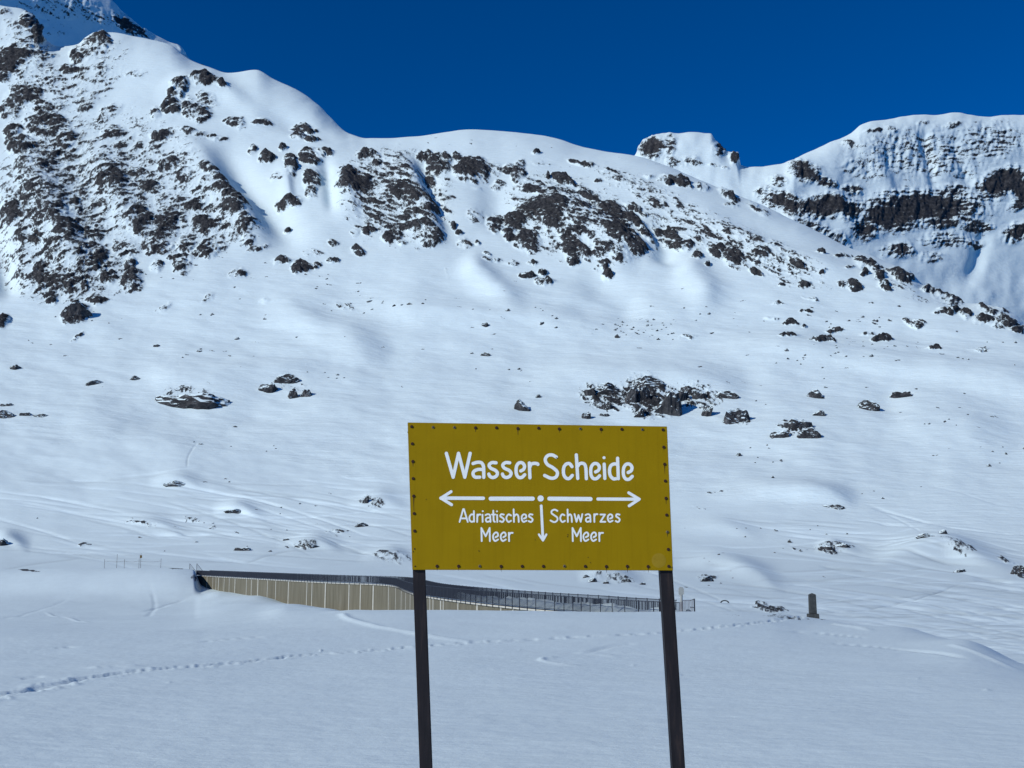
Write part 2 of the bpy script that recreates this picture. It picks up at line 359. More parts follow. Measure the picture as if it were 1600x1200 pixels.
ROCK_V = zl([(1310,880,90,22,12,.52),(1520,915,70,12,15,.6),(1585,955,30,22,.9),(740,860,40,16,.7),(810,845,40,10,.6),(620,855,70,6,5,.5),(190,975,60,12,.5),(240,600,70,8,.5),(160,670,50,8,15,.4)], 1040, 560, .35) + \
 zl([(1000,105,60,14,10,.42),(740,135,90,7,8,.75),(1120,155,50,8,.4),(450,238,45,7,.55),(1420,60,50,12,.3)], 0, 780, .3) + [(610, 872, 40, 8, 5, .55), (580, 785, 22, 8, 10, .5), (525, 830, 22, 3, 0, .7)]

WX = X + 7 * fbm(X / 22, Y / 16, 301, 3); WY = Y + 6 * fbm(X / 20, Y / 16, 302, 3)
BROAD = [(950, 622, 46, 17, 8, .78), (1012, 624, 46, 26, 10, .85), (1088, 622, 42, 16, 5, .66), (1245, 672, 34, 14, 10, .55), (1155, 652, 24, 14, 0, .4), (290, 616, 60, 10, 2, .45), (450, 606, 36, 13, 5, .42), (57, 45, 8, 36, -10, .98), (1200, 950, 32, 7, 12, .75), (480, 853, 22, 6, 0, .45), (1300, 858, 34, 8, 0, .45), (955, 908, 46, 7, 4, .42), (150, 300, 180, 120, -20, .56), (80, 320, 95, 150, 10, .62), (110, 420, 110, 60, 0, .58), (310, 330, 110, 60, 20, .54), (620, 310, 100, 80, 20, .58), (900, 345, 125, 66, 20, .60), (1150, 385, 170, 34, 22, .52), (1010, 300, 110, 20, 25, .45), (40, 90, 50, 60, 0, .5), (120, 130, 110, 50, -35, .42), (1420, 445, 110, 26, 20, .3)]
rk_ = random.Random(77)
THIN = []
for cx_, cy_, sx_, sy_, n_ in ((1000, 515, 45, 14, 26), (1260, 500, 80, 22, 22), (1420, 550, 90, 20, 20), (280, 480, 90, 45, 18), (500, 445, 60, 20, 16), (760, 480, 70, 35, 12), (1150, 590, 120, 25, 14), (1500, 660, 70, 40, 14), (330, 560, 110, 30, 10), (700, 560, 110, 30, 8), (90, 560, 60, 40, 10), (960, 265, 120, 14, 14), (700, 225, 90, 8, 8), (1180, 860, 110, 30, 14), (420, 830, 130, 30, 14)):
    for _ in range(n_): THIN.append((rk_.gauss(cx_, sx_), rk_.gauss(cy_, sy_), rk_.uniform(2.5, 8) , rk_.uniform(.9, 1.6), rk_.uniform(-6, 16), rk_.uniform(.75, 1.02)))
TH_ = ell_field(THIN, X + 2.5 * fbm(X / 8, Y / 5, 304, 2), Y + 1.6 * fbm(X / 7, Y / 5, 305, 2))
DEN = ell_field(BROAD + ROCK_A + ROCK_B + ROCK_C + ROCK_D + ROCK_V, X, Y, (WX, WY))

# large snow forms
B = np.zeros_like(X)
up = sstep(900, 700, Y)
B += up * (6.0 * fbm(X / 190, Y / 150, 1, 3) + 1.3 * fbm(X / 85, Y / 30, 5, 3) + .25 * fbm(X / 30, Y / 7 + X / 60, 6, 2))
FORMS = [  # ribs (+) and gullies (-): points, half width, height, all in photo pixels
 ([(600, 235), (650, 290), (680, 350), (690, 395)], 22, 16, -.35), ([(655, 225), (672, 300), (705, 385)], 13, -13, 0),
 ([(540, 250), (545, 300), (560, 360)], 18, 9, -.3), ([(505, 235), (515, 290), (520, 345)], 10, -8, 0),
 ([(440, 240), (450, 290), (455, 330)], 10, 6, -.3), ([(330, 225), (375, 275), (430, 335), (480, 400)], 26, -17, 0),
 ([(270, 190), (330, 270), (390, 345), (420, 400)], 26, 14, -.2), ([(240, 160), (290, 130), (345, 140), (420, 190)], 14, 8, 0),
 ([(820, 300), (880, 330), (960, 380), (1010, 405)], 28, 17, -.2), ([(1020, 330), (1040, 385), (1035, 420)], 20, -12, 0),
 ([(720, 395), (760, 440), (830, 490)], 20, 12, 0), ([(1060, 400), (1090, 440), (1120, 490)], 24, 12, 0),
 ([(900, 420), (960, 460), (1010, 500)], 26, -8, 0), ([(760, 260), (775, 310), (770, 370)], 26, -8, 0),
 ([(1040, 300), (1150, 370), (1260, 410), (1400, 450)], 18, 8, 0), ([(560, 215), (480, 195), (400, 175)], 16, -8, 0),
 ([(20, 200), (60, 290), (110, 400), (130, 470)], 30, 16, 0), ([(-40, 250), (0, 400), (20, 480)], 22, -18, 0),
 ([(140, 200), (180, 300), (230, 400)], 24, 9, 0), ([(560, 470), (680, 492), (850, 500), (980, 520)], 20, 11, 0),
 ([(400, 470), (520, 520), (620, 560)], 26, 11, 0), ([(1040, 560), (1200, 552), (1380, 570), (1600, 605), (1750, 630)], 24, 15, .25),
 ([(1080, 500), (1250, 520), (1450, 540)], 24, -5, 0), ([(190, 560), (290, 590), (420, 585), (520, 560)], 22, 10, 0),
 ([(150, 640), (330, 650), (520, 640)], 28, -9, 0), ([(780, 610), (940, 590), (1080, 595), (1180, 625)], 22, 13, .2),
 ([(840, 690), (1050, 690), (1300, 720)], 30, -9, 0), ([(1380, 640), (1480, 660), (1600, 690)], 34, 10, 0)]
for pts_, w_, a_, s_ in FORMS: stroke(B, pts_, w_, a_ * 1.0, X, Y, asym=s_)
# mounds of the valley
VAL = [([(1090, 770), (1200, 772), (1300, 778), (1345, 790)], 14, 8, .3), ([(1050, 880), (1110, 882), (1180, 898), (1230, 925)], 13, 6.5, .3),
 ([(1360, 880), (1410, 866), (1470, 862), (1540, 880), (1620, 900)], 15, 11, .35), ([(1270, 858), (1300, 852), (1350, 864)], 8, 4, 0),
 ([(1050, 820), (1130, 824), (1200, 842)], 12, 3, .3), ([(170, 815), (240, 820), (300, 838)], 9, 3, .3), ([(330, 800), (370, 796), (420, 812)], 9, 4, .3),
 ([(430, 852), (490, 848), (540, 860)], 9, 4, .3), ([(230, 755), (275, 752), (330, 766)], 8, 3, .3), ([(-30, 850), (10, 846), (50, 858)], 10, 5, .3),
 ([(540, 790), (590, 782), (640, 792)], 10, 3, .3), ([(900, 905), (950, 898), (1010, 912)], 10, 5, .3), ([(560, 870), (610, 866), (650, 876)], 9, 3, .2)]
for pts_, w_, a_, s_ in VAL: stroke(B, pts_, w_, a_ * 2.0, X, Y, asym=s_, taper=.5)
B += sstep(690, 740, Y) * sstep(975, 900, Y) * 1.1 * fbm(X / 130, Y / 15, 9, 3)
# ski tracks in the valley: many thin curved grooves
rt = random.Random(5)
TRK = np.zeros_like(X)  # colour lines standing in for lit and shaded groove walls in packed snow
def ski(x0, x1, y0, y1, n, slope, curve, amp):
    for i in range(n):
        x = rt.uniform(x0, x1); y = rt.uniform(y0, y1); L_ = rt.uniform(70, 330); sl = rt.gauss(slope, .06); cv = rt.gauss(curve, .00025)
        p = [(x + t * L_, y + sl * t * L_ + cv * (t * L_) ** 2 + rt.uniform(-1, 1)) for t in (0, .33, .66, 1)]
        stroke(B, p, 1.3, -amp * 2.6 * rt.uniform(.3, 1.2), X, Y, taper=0.2, sub=6)
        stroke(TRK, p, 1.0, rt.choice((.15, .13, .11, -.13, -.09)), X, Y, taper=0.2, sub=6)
ski(1040, 1560, 810, 985, 110, .11, -.0001, .42)
ski(1050, 1600, 900, 1010, 110, .07, 0, .5)
ski(-60, 560, 740, 870, 100, .09, .0001, .42)
ski(600, 1040, 850, 930, 18, .12, .0001, .4)
for p, a in ([(1345, 785), (1400, 802), (1460, 818), (1530, 826), (1610, 834)], -1.0), ([(1350, 790), (1410, 806), (1480, 824), (1560, 832)], -.8), ([(1380, 800), (1420, 820), (1440, 834)], -.7), \
        ([(1395, 833), (1440, 824), (1470, 818)], -.5), ([(1440, 756), (1500, 770), (1560, 788), (1620, 795)], -.5), ([(250, 877), (320, 877), (380, 878), (420, 868), (460, 860), (520, 862)], -.8), \
        ([(1500, 985), (1550, 1000), (1610, 1012)], -.8), ([(310, 690), (300, 705), (293, 720), (292, 735)], -.5), ([(0, 892), (60, 880), (130, 872)], -.5):
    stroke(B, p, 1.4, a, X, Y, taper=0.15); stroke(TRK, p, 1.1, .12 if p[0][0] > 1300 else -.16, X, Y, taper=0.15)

# crags: ledges that stick out with flat snowy shelves above a steep face
dip = np.tan(R(-15) + R(36) * sstep(330, 540, XS)); SH = np.concatenate([[0], np.cumsum((dip[1:] + dip[:-1]) / 2 * np.diff(XS))])
U = X; V = Y - SH[None, :]
wq = 0.9 * fbm(U / 46, V / 26, 31, 3) + 0.35 * fbm(U / 12, V / 8, 35, 2)
q = V / 7.6 + wq * 1.7
fr = q - np.floor(q)
saw = np.where(fr < 0.62, fr / 0.62, 1 - sstep(0.62, 1.0, fr))                 # towards the foot of each ledge it juts out, then cuts back
lump = fbm(U / 32, V / 17, 41, 5, ridge=True)
fineq = fbm(U / 6, V / 4, 45, 2)
DENS = np.clip(DEN, 0, 1.05)
nz = .55 * fbm(U / 15, V / 7, 61, 5, gain=.66) + .6 * fbm(U / 34, V / 4.6 + .5 * fbm(U / 20, V / 12, 66, 2), 64, 4, gain=.62)
spk = fbm(U / 4.4, V / 2.8, 62, 2)
likely = DENS * 0.95 + 0.5 * nz - 0.1
soft = sstep(0.12, 0.8, likely) * sstep(.05, .3, DENS)
CR = soft * (3.9 * saw * (0.45 + 0.55 * sstep(-.4, .5, fbm(U / 50, V / 50, 47, 2))) + 6.0 * lump + 1.2 * fineq)
CR = CR * np.where((Y > 560) & ((Y > 700) | (X < 880) | (X > 1300)), 0.5, 1.0)
B += (3.6 * fbm(X / 170, (Y - .10 * X) / 30, 12, 3) + .5 * fbm(X / 45, (Y - .1 * X) / 8, 13, 2)) * sstep(830, 700, Y) * sstep(380, 470, Y)
B += 3.0 * sstep(.1, 1.0, DENS) * sstep(620, 540, Y)
DISP = (B + CR) * PX
Nrm = grid_normals(P0)
# sheet normals must look at the camera side and up
if Nrm[NR // 2, len(XS) // 2, 1] > 0: Nrm = -Nrm
back = sstep(0, 6, edge)
P = P0 + Nrm * DISP[..., None]
N1 = grid_normals(P)
if N1[NR // 2, len(XS) // 2, 1] > 0: N1 = -N1
Bs = P0 + Nrm * (B * PX)[..., None]
N2 = grid_normals(Bs)
if N2[NR // 2, len(XS) // 2, 1] > 0: N2 = -N2
steep = N2[..., 2] - N1[..., 2]
rock = DENS * 0.60 + np.clip(DENS - .93, 0, 1) * .9 + 0.95 * steep + 0.70 * nz + 0.42 * lump + 0.34 * spk - 0.085
rock = np.where(DENS < 0.05, 0, rock) * sstep(0.05, 0.3, DENS)
rock = np.clip(np.maximum(rock, TH_ * .8 + .35 * spk - .12), 0, 1)
# a few rows that carry the ground over the skyline and down behind it
bk = []
for k in range(1, 9):
    Dk = D[-1] + 60 * k; yk = YS + 3.0 * k + 1.2 * k * k
    a_, z_ = ray(XS, yk); bk.append(np.stack([a_ * Dk, Dk, z_ * Dk], axis=1))
bk = np.array(bk)
rowcut = int(np.argmin(np.abs(Y[:, len(XS) // 2] - 745)))       # valley below, mountain above
PM = np.concatenate([P[rowcut:], bk], axis=0); RM = np.concatenate([rock[rowcut:], np.zeros((8, len(XS)))], axis=0)
pre = []
for yk in (1700, 1450, 1320, 1240, 1180, 1130, 1092):
    Dk = 9.0 * FPX / (yk - 872) * .985; a_, z_ = ray(XS, np.full_like(XS, yk)); pre.append(np.stack([a_ * Dk, np.full_like(XS, Dk), np.full_like(XS, -9.3)], axis=1))
pz = np.zeros((7, len(XS)))
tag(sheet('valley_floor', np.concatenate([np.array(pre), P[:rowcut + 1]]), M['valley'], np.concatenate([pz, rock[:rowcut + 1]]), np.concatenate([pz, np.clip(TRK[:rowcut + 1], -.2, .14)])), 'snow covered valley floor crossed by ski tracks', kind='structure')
tag(sheet('mountain', PM, M['mountain'], RM), 'snowy mountain slope with dark rock bands', kind='structure')

def on_main(x, y):
    j = np.interp(x, XS, np.arange(len(XS))); j0 = int(round(j)); ys = YS[j0]
    i = (y - YBOT) / (ys - YBOT) * (NR - 1); i0 = int(np.clip(round(i), 0, NR - 1))
    return P[i0, j0].copy(), float(D[i0, j0])

# ------------------------------------------------------------------ far ridge on the right, far peak on the left
def far_sheet(name, sil, ybot, D_bot, D_top, nrows, x0, x1, step, rocks, angd, forms, seed, amp, label, dx=None):
    xs = np.arange(x0, x1 + .1, step); s = np.array(sil, float); ys = pchip(s[:, 0], s[:, 1], xs)
    vv = np.linspace(0, 1, nrows); X_ = np.broadcast_to(xs, (nrows, len(xs))).copy(); Y_ = ybot + (ys - ybot)[None] * vv[:, None]
    D_ = D_bot + (D_top - D_bot) * (ybot - Y_) / (ybot - s[:, 1].min())
    if dx is not None: D_ = D_ + dx(X_, Y_)
    D_ = D_ * (1 + 0.03 * np.exp(-(Y_ - ys[None]) / 9.0)); px = D_ / FPX
    a_, z_ = ray(X_, Y_); Q0 = np.stack([a_ * D_, D_, z_ * D_], axis=2)
    wx = X_ + 6 * fbm(X_ / 20, Y_ / 14, seed + 1, 3); wy = Y_ + 5 * fbm(X_ / 20, Y_ / 14, seed + 2, 3)
    den = np.clip(ell_field(rocks, X_, Y_, (wx, wy)), 0, 1.05)
    b_ = (1 if x0 > 0 else .45) * 6 * fbm(X_ / 110, Y_ / 90, seed + 3, 3) + 2 * fbm(X_ / 30, Y_ / 40, seed + 4, 2)
    for p_, w_, am_, as_ in forms: stroke(b_, p_, w_, am_, X_, Y_, asym=as_)
    c_, s_ = math.cos(R(angd)), math.sin(R(angd)); u_ = X_ * c_ + Y_ * s_; v_ = -X_ * s_ + Y_ * c_
    q_ = v_ / 8.5 + 2.3 * fbm(u_ / 85, v_ / 40, seed + 5, 4); fr_ = q_ - np.floor(q_)
    saw_ = np.where(fr_ < .62, fr_ / .62, 1 - sstep(.62, 1, fr_)); soft_ = sstep(.15, .85, den)
    cr_ = soft_ * amp * (2.6 * saw_ * sstep(-.5, .6, fbm(u_ / 40, v_ / 14, seed + 11, 3)) * (1 - .55 * sstep(.8, 1.0, den)) + 4.2 * fbm(u_ / 13, v_ / 30, seed + 6, 4, ridge=True) + 1.2 * fbm(u_ / 5, v_ / 5, seed + 7, 2))
    n_ = grid_normals(Q0); n_ = -n_ if n_[nrows // 2, len(xs) // 2, 1] > 0 else n_
    Q1 = Q0 + n_ * (b_ * px)[..., None]; Q2 = Q0 + n_ * ((b_ + cr_) * px)[..., None]
    m1 = grid_normals(Q1); m1 = -m1 if m1[nrows // 2, len(xs) // 2, 1] > 0 else m1
    m2 = grid_normals(Q2); m2 = -m2 if m2[nrows // 2, len(xs) // 2, 1] > 0 else m2
    rk = den * .76 + 2.2 * np.clip(den - .86, 0, .2) + .6 * (m1[..., 2] - m2[..., 2]) + .62 * fbm(u_ / 24, v_ / 5, seed + 8, 5, gain=.66) + .28 * fbm(u_ / 5, v_ / 2.6, seed + 9, 2) - .06
    rk = np.clip(rk * sstep(.05, .3, den), 0, 1)
    bk_ = []
    for k in range(1, 7):
        Dk = D_[-1] + 90 * k; yk = ys + 4 * k + k * k; e_, f_ = ray(xs, yk); bk_.append(np.stack([e_ * Dk, Dk, f_ * Dk], axis=1))
    o = sheet(name, np.concatenate([Q2, np.array(bk_)], axis=0), M['far'], np.concatenate([rk, np.zeros((6, len(xs)))], axis=0))
    tag(o, label, kind='structure'); return o

FAR_R = zl([(-60,230,70,60,.95),(20,220,30,60,.8),(250,230,40,40,45,.95),(310,270,25,30,1.0),(30,290,60,25,20,.7),(120,290,50,25,.75),(215,310,30,12,.8),(270,315,20,8,.8),(620,340,90,55,25,.95),(700,390,80,30,20,.9),(830,420,60,30,.9),
 (1150,500,330,95,.98),(1000,540,180,80,1.0),(700,500,170,65,1.0),(1500,390,140,75,-15,1.05),(1590,430,60,80,1.05),(1280,440,120,60,.85),(1150,250,420,140,.62),(1450,200,200,110,.64),(900,320,160,90,.56),(1300,330,140,60,.55),
 (1010,150,40,15,.8),(1280,130,60,12,-8,.75),(1160,120,60,12,-8,.6),(930,160,60,10,-5,.8),(820,215,40,20,.85),(1060,270,60,40,.65),(1180,260,30,60,.7),(880,600,80,55,.95),(1380,580,90,40,.9),(1570,610,80,50,-20,.95),(1590,480,80,30,-25,.95),
 (1040,690,90,40,.9),(1250,640,130,45,.75),(1380,650,60,30,.8),(540,480,150,50,20,.95),(650,590,100,40,20,.85),(760,650,80,40,25,.8),(440,430,50,40,.7),(500,380,50,30,.75),(1180,720,90,30,.55),(1230,560,100,40,.95),(820,520,90,60,.95),(940,470,60,30,.6)], 1040, 150, .35)
far_sheet('far_ridge', [(860, 330), (960, 262), (985, 250), (992, 243), (1003, 224), (1020, 215), (1038, 208), (1080, 207), (1110, 209), (1120, 224), (1138, 237), (1152, 238), (1159, 254), (1173, 258), (1200, 258), (1229, 255), (1257, 241), (1295, 224), (1327, 209), (1348, 195),
 (1385, 187), (1428, 180), (1460, 180), (1495, 177), (1537, 181), (1560, 180), (1600, 178), (1700, 188), (1850, 230), (2020, 290)], 640, 2700, 3600, 330, 860, 2020, 1.7, FAR_R, 3,
 [([(1440, 190), (1450, 240), (1470, 330)], 9, -7, 0), ([(1480, 200), (1500, 250), (1520, 300)], 9, -5, 0), ([(1250, 260), (1310, 330), (1330, 400)], 18, 8, 0), ([(1540, 330), (1530, 400), (1500, 460)], 14, -9, 0), ([(1360, 210), (1380, 280), (1400, 330)], 14, 6, -.3),
  ([(1480, 440), (1540, 470), (1620, 500)], 24, 8, 0)], 400, 1.0, 'far snowy ridge with a long dark cliff band under the blue sky', dx=lambda x, y: np.clip(x - 1240, 0, 420) * 1.5)
FAR_L = zl([(260,30,220,60,.62),(420,60,140,50,25,.55),(560,110,90,35,35,.95),(620,140,60,20,30,.9),(250,120,120,60,.42),(820,230,60,12,50,.5),(900,300,30,10,20,.9),(300,30,120,40,.45),(200,40,60,40,.45)], 0, 0, .35)
far_sheet('far_peak', [(-420, -330), (-60, -110), (60, -60), (120, -32), (172, -2), (186, 12), (205, 31), (240, 52), (262, 64), (284, 73), (292, 88), (310, 100), (335, 112), (420, 170)], 200, 3000, 3500, 190, -420, 420, 1.8, FAR_L, 30,
 [([(60, 0), (110, 40), (170, 70)], 18, -6, 0)], 500, .9, 'far bluish snow peak rising behind the left shoulder', dx=lambda x, y: np.clip((x + 40), -380, 400) * 1.9)

# ------------------------------------------------------------------ the snow field in front, with the bank at the left end of the dam
# profiles: photo column -> list of (distance, row)
NEAR0 = [(4, 1640), (8.5, 1292), (11.5, 1224), (15, 1150), (30, 1026)]
PROF = {
 -420: [(45, 990), (66, 981), (110, 974), (160, 963), (203, 949), (222, 941), (236, 929), (246, 909), (254, 895), (262, 891), (278, 893), (300, 930)],
 0:    [(45, 990), (66, 982), (110, 975), (160, 963), (203, 949), (222, 941), (236, 929), (246, 909), (254, 895), (262, 890), (278, 892), (300, 930)],
 110:  [(45, 990), (66, 982), (110, 975), (160, 963), (203, 949), (222, 941), (236, 928), (246, 908), (254, 893), (262, 887), (278, 890), (300, 930)],
 250:  [(45, 989), (66, 980), (110, 973), (160, 962), (203, 948), (222, 940), (236, 928), (246, 908), (254, 894), (262, 888), (278, 889), (300, 925)],
 302:  [(45, 988), (66, 978), (110, 971), (160, 960), (203, 946), (222, 939), (236, 928), (246, 911), (254, 898), (262, 891), (278, 891), (300, 925)],
 315:  [(45, 988), (66, 977), (110, 970), (160, 958), (203, 944), (222, 937), (236, 929), (246, 923), (254, 918), (262, 914), (300, 930)],
 345:  [(45, 987), (66, 975), (110, 967), (160, 954), (203, 940), (222, 933), (235, 926), (262, 921), (300, 940)],
 400: [(45, 986), (66, 971), (110, 962), (160, 950), (190, 941), (225, 931), (262, 932), (300, 945)],
 450:  [(45, 985), (66, 965), (95, 956), (140, 949), (190, 943), (225, 944), (262, 945), (300, 955)],
 500:  [(45, 984), (66, 961), (95, 954), (140, 951), (190, 950), (225, 952), (262, 955), (300, 960)],
 560:  [(45, 983), (66, 957), (78, 952.5), (100, 957), (140, 962), (190, 962), (262, 962), (300, 975)],
 640:  [(45, 983), (62, 958), (72, 953), (90, 966), (120, 972), (190, 966), (262, 962), (300, 975)],
 900:  [(45, 983), (60, 961), (70, 955), (86, 970), (120, 985), (190, 980), (262, 975), (300, 990)],
 1090: [(45, 983), (58, 963), (68, 956), (84, 972), (110, 1000), (190, 1000), (262, 990), (300, 1000)],
 1200: [(45, 984), (58, 966), (68, 958), (82, 980), (105, 1040), (190, 1040), (262, 1000), (300, 1010)],
 1270: [(45, 988), (58, 972), (67, 966), (82, 990), (105, 1060), (190, 1060), (262, 1010), (300, 1020)],
 1400: [(38, 1003), (46, 986), (52, 978), (68, 995), (105, 1075), (190, 1060), (262, 1020), (300, 1030)],
 1500: [(32, 1013), (38, 1000), (44, 1001), (58, 1018), (105, 1090), (190, 1060), (262, 1020), (300, 1030)],
 1600: [(22, 1078), (27, 1050), (32, 1037), (44, 1046), (60, 1058), (105, 1110), (190, 1060), (262, 1030), (300, 1040)],
 1720: [(18, 1118), (20, 1100), (22, 1085), (40, 1095), (105, 1130), (190, 1070), (262, 1030), (300, 1040)],
 2020: [(16.5, 1132), (18, 1118), (19, 1106), (40, 1115), (105, 1150), (190, 1080), (262, 1030), (300, 1040)]}
_n = [(4, 1640), (8.5, 1292), (11.5, 1224), (15, 1150)]
RB = {1500: _n + [(26, 1045)], 1600: _n + [(19, 1101)], 1720: _n + [(16.5, 1132)], 2020: _n}
ctrD, ctrY = zip(*(NEAR0 + [(45, 983), (58, 963), (68, 956)]))
yy = np.arange(1630, 956, -1.35)
dd = np.interp(yy, ctrY[::-1], ctrD[::-1]); fine_y = pchip(np.log(ctrD), ctrY, np.log(np.geomspace(4, 68, 2500)))
dd = np.interp(-yy, -fine_y, np.geomspace(4, 68, 2500))
keep = np.concatenate([[True], np.diff(dd) > 0.004]); dd = dd[keep]
dd = np.concatenate([dd[:-1], np.geomspace(dd[-1], 300, 150)])
XN = np.concatenate([np.arange(-420, -16, 9.0), np.arange(-16, 1616, 1.6), np.arange(1616, 2021, 9.0)])
cols = sorted(PROF); prof_y = []
for c in cols:
    k_ = RB.get(c, NEAR0) + PROF[c]; a_, b_ = zip(*k_); prof_y.append(pchip(np.log(a_), b_, np.log(dd)))
prof_y = np.array(prof_y)                                         # cols x rows
YN = np.empty((len(dd), len(XN)))
for r in range(len(dd)): YN[r] = pchip(cols, prof_y[:, r], XN)
XG = np.broadcast_to(XN, YN.shape); DG = np.broadcast_to(dd[:, None], YN.shape)
a_, z_ = ray(XG, YN); FN = np.stack([a_ * DG, DG, z_ * DG], axis=2)
def on_field(x, y, front=True):
    j0 = int(round(np.interp(x, XN, np.arange(len(XN))))); col = YN[:, j0]
    i0 = int(np.where(col <= y)[0][0]) if (col <= y).any() else int(col.argmin())
    return FN[i0, j0].copy()
# relief in metres over the plan
gx, gy = FN[..., 0], FN[..., 1]
Z = 0.10 * fbm(gx / 9, gy / 14, 71, 3) * sstep(6, 20, gy) + 0.016 * fbm(gx / 1.6, gy / 0.9, 72, 3) + 0.005 * fbm(gx / .35, gy / .22, 73, 2)
Z += 0.35 * fbm(gx / 30, gy / 22, 74, 3) * sstep(90, 140, gy)
def plan_stroke(pts_img, w, fn):
    pw = np.array([on_field(*p)[:2] for p in pts_img]); t = np.arange(len(pw)); tt = np.linspace(0, len(pw) - 1, (len(pw) - 1) * 12 + 1)
    pw = np.stack([pchip(t, pw[:, 0], tt), pchip(t, pw[:, 1], tt)], axis=1); seg = np.linalg.norm(np.diff(pw, axis=0), axis=1); cum = np.concatenate([[0], np.cumsum(seg)])
    dm = np.full(gx.shape, 1e9); tp = np.zeros(gx.shape); sg = np.zeros(gx.shape)
    for i in range(len(pw) - 1):
        ax_, ay_ = pw[i]; bx, by = pw[i + 1]; lx, ly = bx - ax_, by - ay_; l2 = lx * lx + ly * ly + 1e-9
        rr = np.where((dd > min(ay_, by) - w) & (dd < max(ay_, by) + w))[0]
        if len(rr) == 0: continue
        s = np.s_[rr[0]:rr[-1] + 1]
        t = np.clip(((gx[s] - ax_) * lx + (gy[s] - ay_) * ly) / l2, 0, 1); ex = gx[s] - ax_ - t * lx; ey = gy[s] - ay_ - t * ly
        d = np.hypot(ex, ey); m_ = d < dm[s]
        dm[s] = np.where(m_, d, dm[s]); tp[s] = np.where(m_, cum[i] + t * seg[i], tp[s]); sg[s] = np.where(m_, np.sign(lx * ey - ly * ex), sg[s])
    k = dm < w; out = np.zeros(gx.shape); out[k] = fn(dm[k], sg[k], tp[k], cum[-1]); return out
def boots(d, s, t, L_):
    d = d * s + 0.16 * perlin(t * 1.1, t * 0 + 2.2, 6)               # the walker wanders a little
    d_ = np.abs(d)
    step = 0.5 + 0.5 * np.cos(t / 0.42 * 2 * math.pi + 2.5 * perlin(t * .8, t * 0, 4))
    gap = sstep(-.55, .1, perlin(t * .45, t * 0 + 5, 8))
    hole = np.exp(-(d_ / .14) ** 4) * (0.045 + 0.04 * step) * (0.3 + 0.7 * gap) * (0.85 + 0.9 * t / L_)
    rim = np.exp(-((d_ - .30) / .12) ** 2) * (0.006 + 0.10 * np.clip(perlin(t * 2.9, d * 3.1, 9) - .15, 0, 1))
    return rim - hole
Z += plan_stroke([(-60, 1102), (0, 1090), (60, 1078), (125, 1064), (200, 1053), (300, 1042), (380, 1033), (480, 1022), (600, 1014), (700, 1007), (800, 1002), (900, 997), (1000, 993), (1060, 988), (1130, 982), (1190, 974), (1225, 969), (1250, 966)], 1.6, boots)
def ridge_fn(h, w): return lambda d, s, t, L_: h * np.exp(-(d / w) ** 2) * sstep(0, .12 * L_, t) * sstep(0, .2 * L_, L_ - t)
for p_, h_, w_ in [([(532, 960), (545, 968), (580, 978), (640, 990), (700, 999), (790, 1009)], .09, .22), ([(880, 1026), (850, 1028), (846, 1033), (870, 1038), (912, 1043)], .04, .10), ([(890, 1018), (930, 1021), (970, 1026)], .03, .12),
        ([(70, 957), (100, 966), (145, 974)], .08, .3), ([(1300, 975), (1340, 982), (1370, 988)], .08, .15), ([(1480, 1005), (1540, 1026), (1600, 1050)], .05, .12),
        ([(1290, 1003), (1400, 1012), (1500, 1028), (1560, 1038)], -.07, .12), ([(1200, 984), (1280, 990), (1360, 998)], -.06, .12), ([(920, 1018), (960, 1010), (1000, 1006)], -.05, .15),
        ([(310, 1004), (360, 999), (420, 995)], -.06, .16), ([(85, 1012), (130, 1010)], -.07, .14), ([(0, 970), (40, 960), (112, 925)], -.05, .4), ([(225, 965), (242, 950), (238, 930), (228, 905)], -.07, .4),
        ([(30, 1064), (70, 1060)], -.05, .12), ([(135, 1047), (190, 1043), (230, 1044)], .05, .12), ([(220, 957), (290, 935), (325, 925)], -.1, .5)]:
    Z += plan_stroke(p_, max(1.6, 3 * w_), ridge_fn(h_, w_))
# crumbs of snow
for i in range(16):
    cx, cy = rng.uniform(-14, 14), rng.uniform(12, 36); k = np.exp(-(((gx - cx) ** 2 + (gy - cy) ** 2) / rng.uniform(.03, .07) ** 2)); Z += rng.uniform(.03, .05) * k
FN[..., 2] += Z
# bare earth patches at the monument and on the bank
EDEN = ell_field([(1230, 965, 50, 4.5, 6, .62), (1200, 948, 34, 6, 14, .6), (1295, 968, 30, 4, 8, .66), (45, 890.5, 22, 2.2, 6, .95), (277, 888.5, 16, 2, 0, .95), (303, 903, 9, 9, 0, .7), (1150, 962, 30, 2, 4, .45), (285, 897, 10, 2, 0, .5)], XG, YN)
erock = np.clip(EDEN * .95 + .45 * fbm(XG / 7, YN / 2.0, 81, 3) - .1, 0, 1) * (EDEN > .05)
M['field2'] = M['field']
ahead = FN
# carry the sheet back under and behind the camera
rear = []
for yb in (-120, -60, -25, -8, -1.0, 2.0):
    x_ = (XN - 800) / FPX * max(12, abs(yb) * 1.5); rear.append(np.stack([x_ * (1 if yb > 0 else 1.6), np.full_like(XN, yb), np.full_like(XN, -1.66 + 0.002 * abs(yb))], axis=1))
FNF = np.concatenate([np.array(rear), FN], axis=0); er = np.concatenate([np.zeros((6, len(XN))), erock], axis=0)
tag(sheet('snow_field', FNF, M['field'], er), 'smooth snow field in the foreground with a boot track', kind='structure')

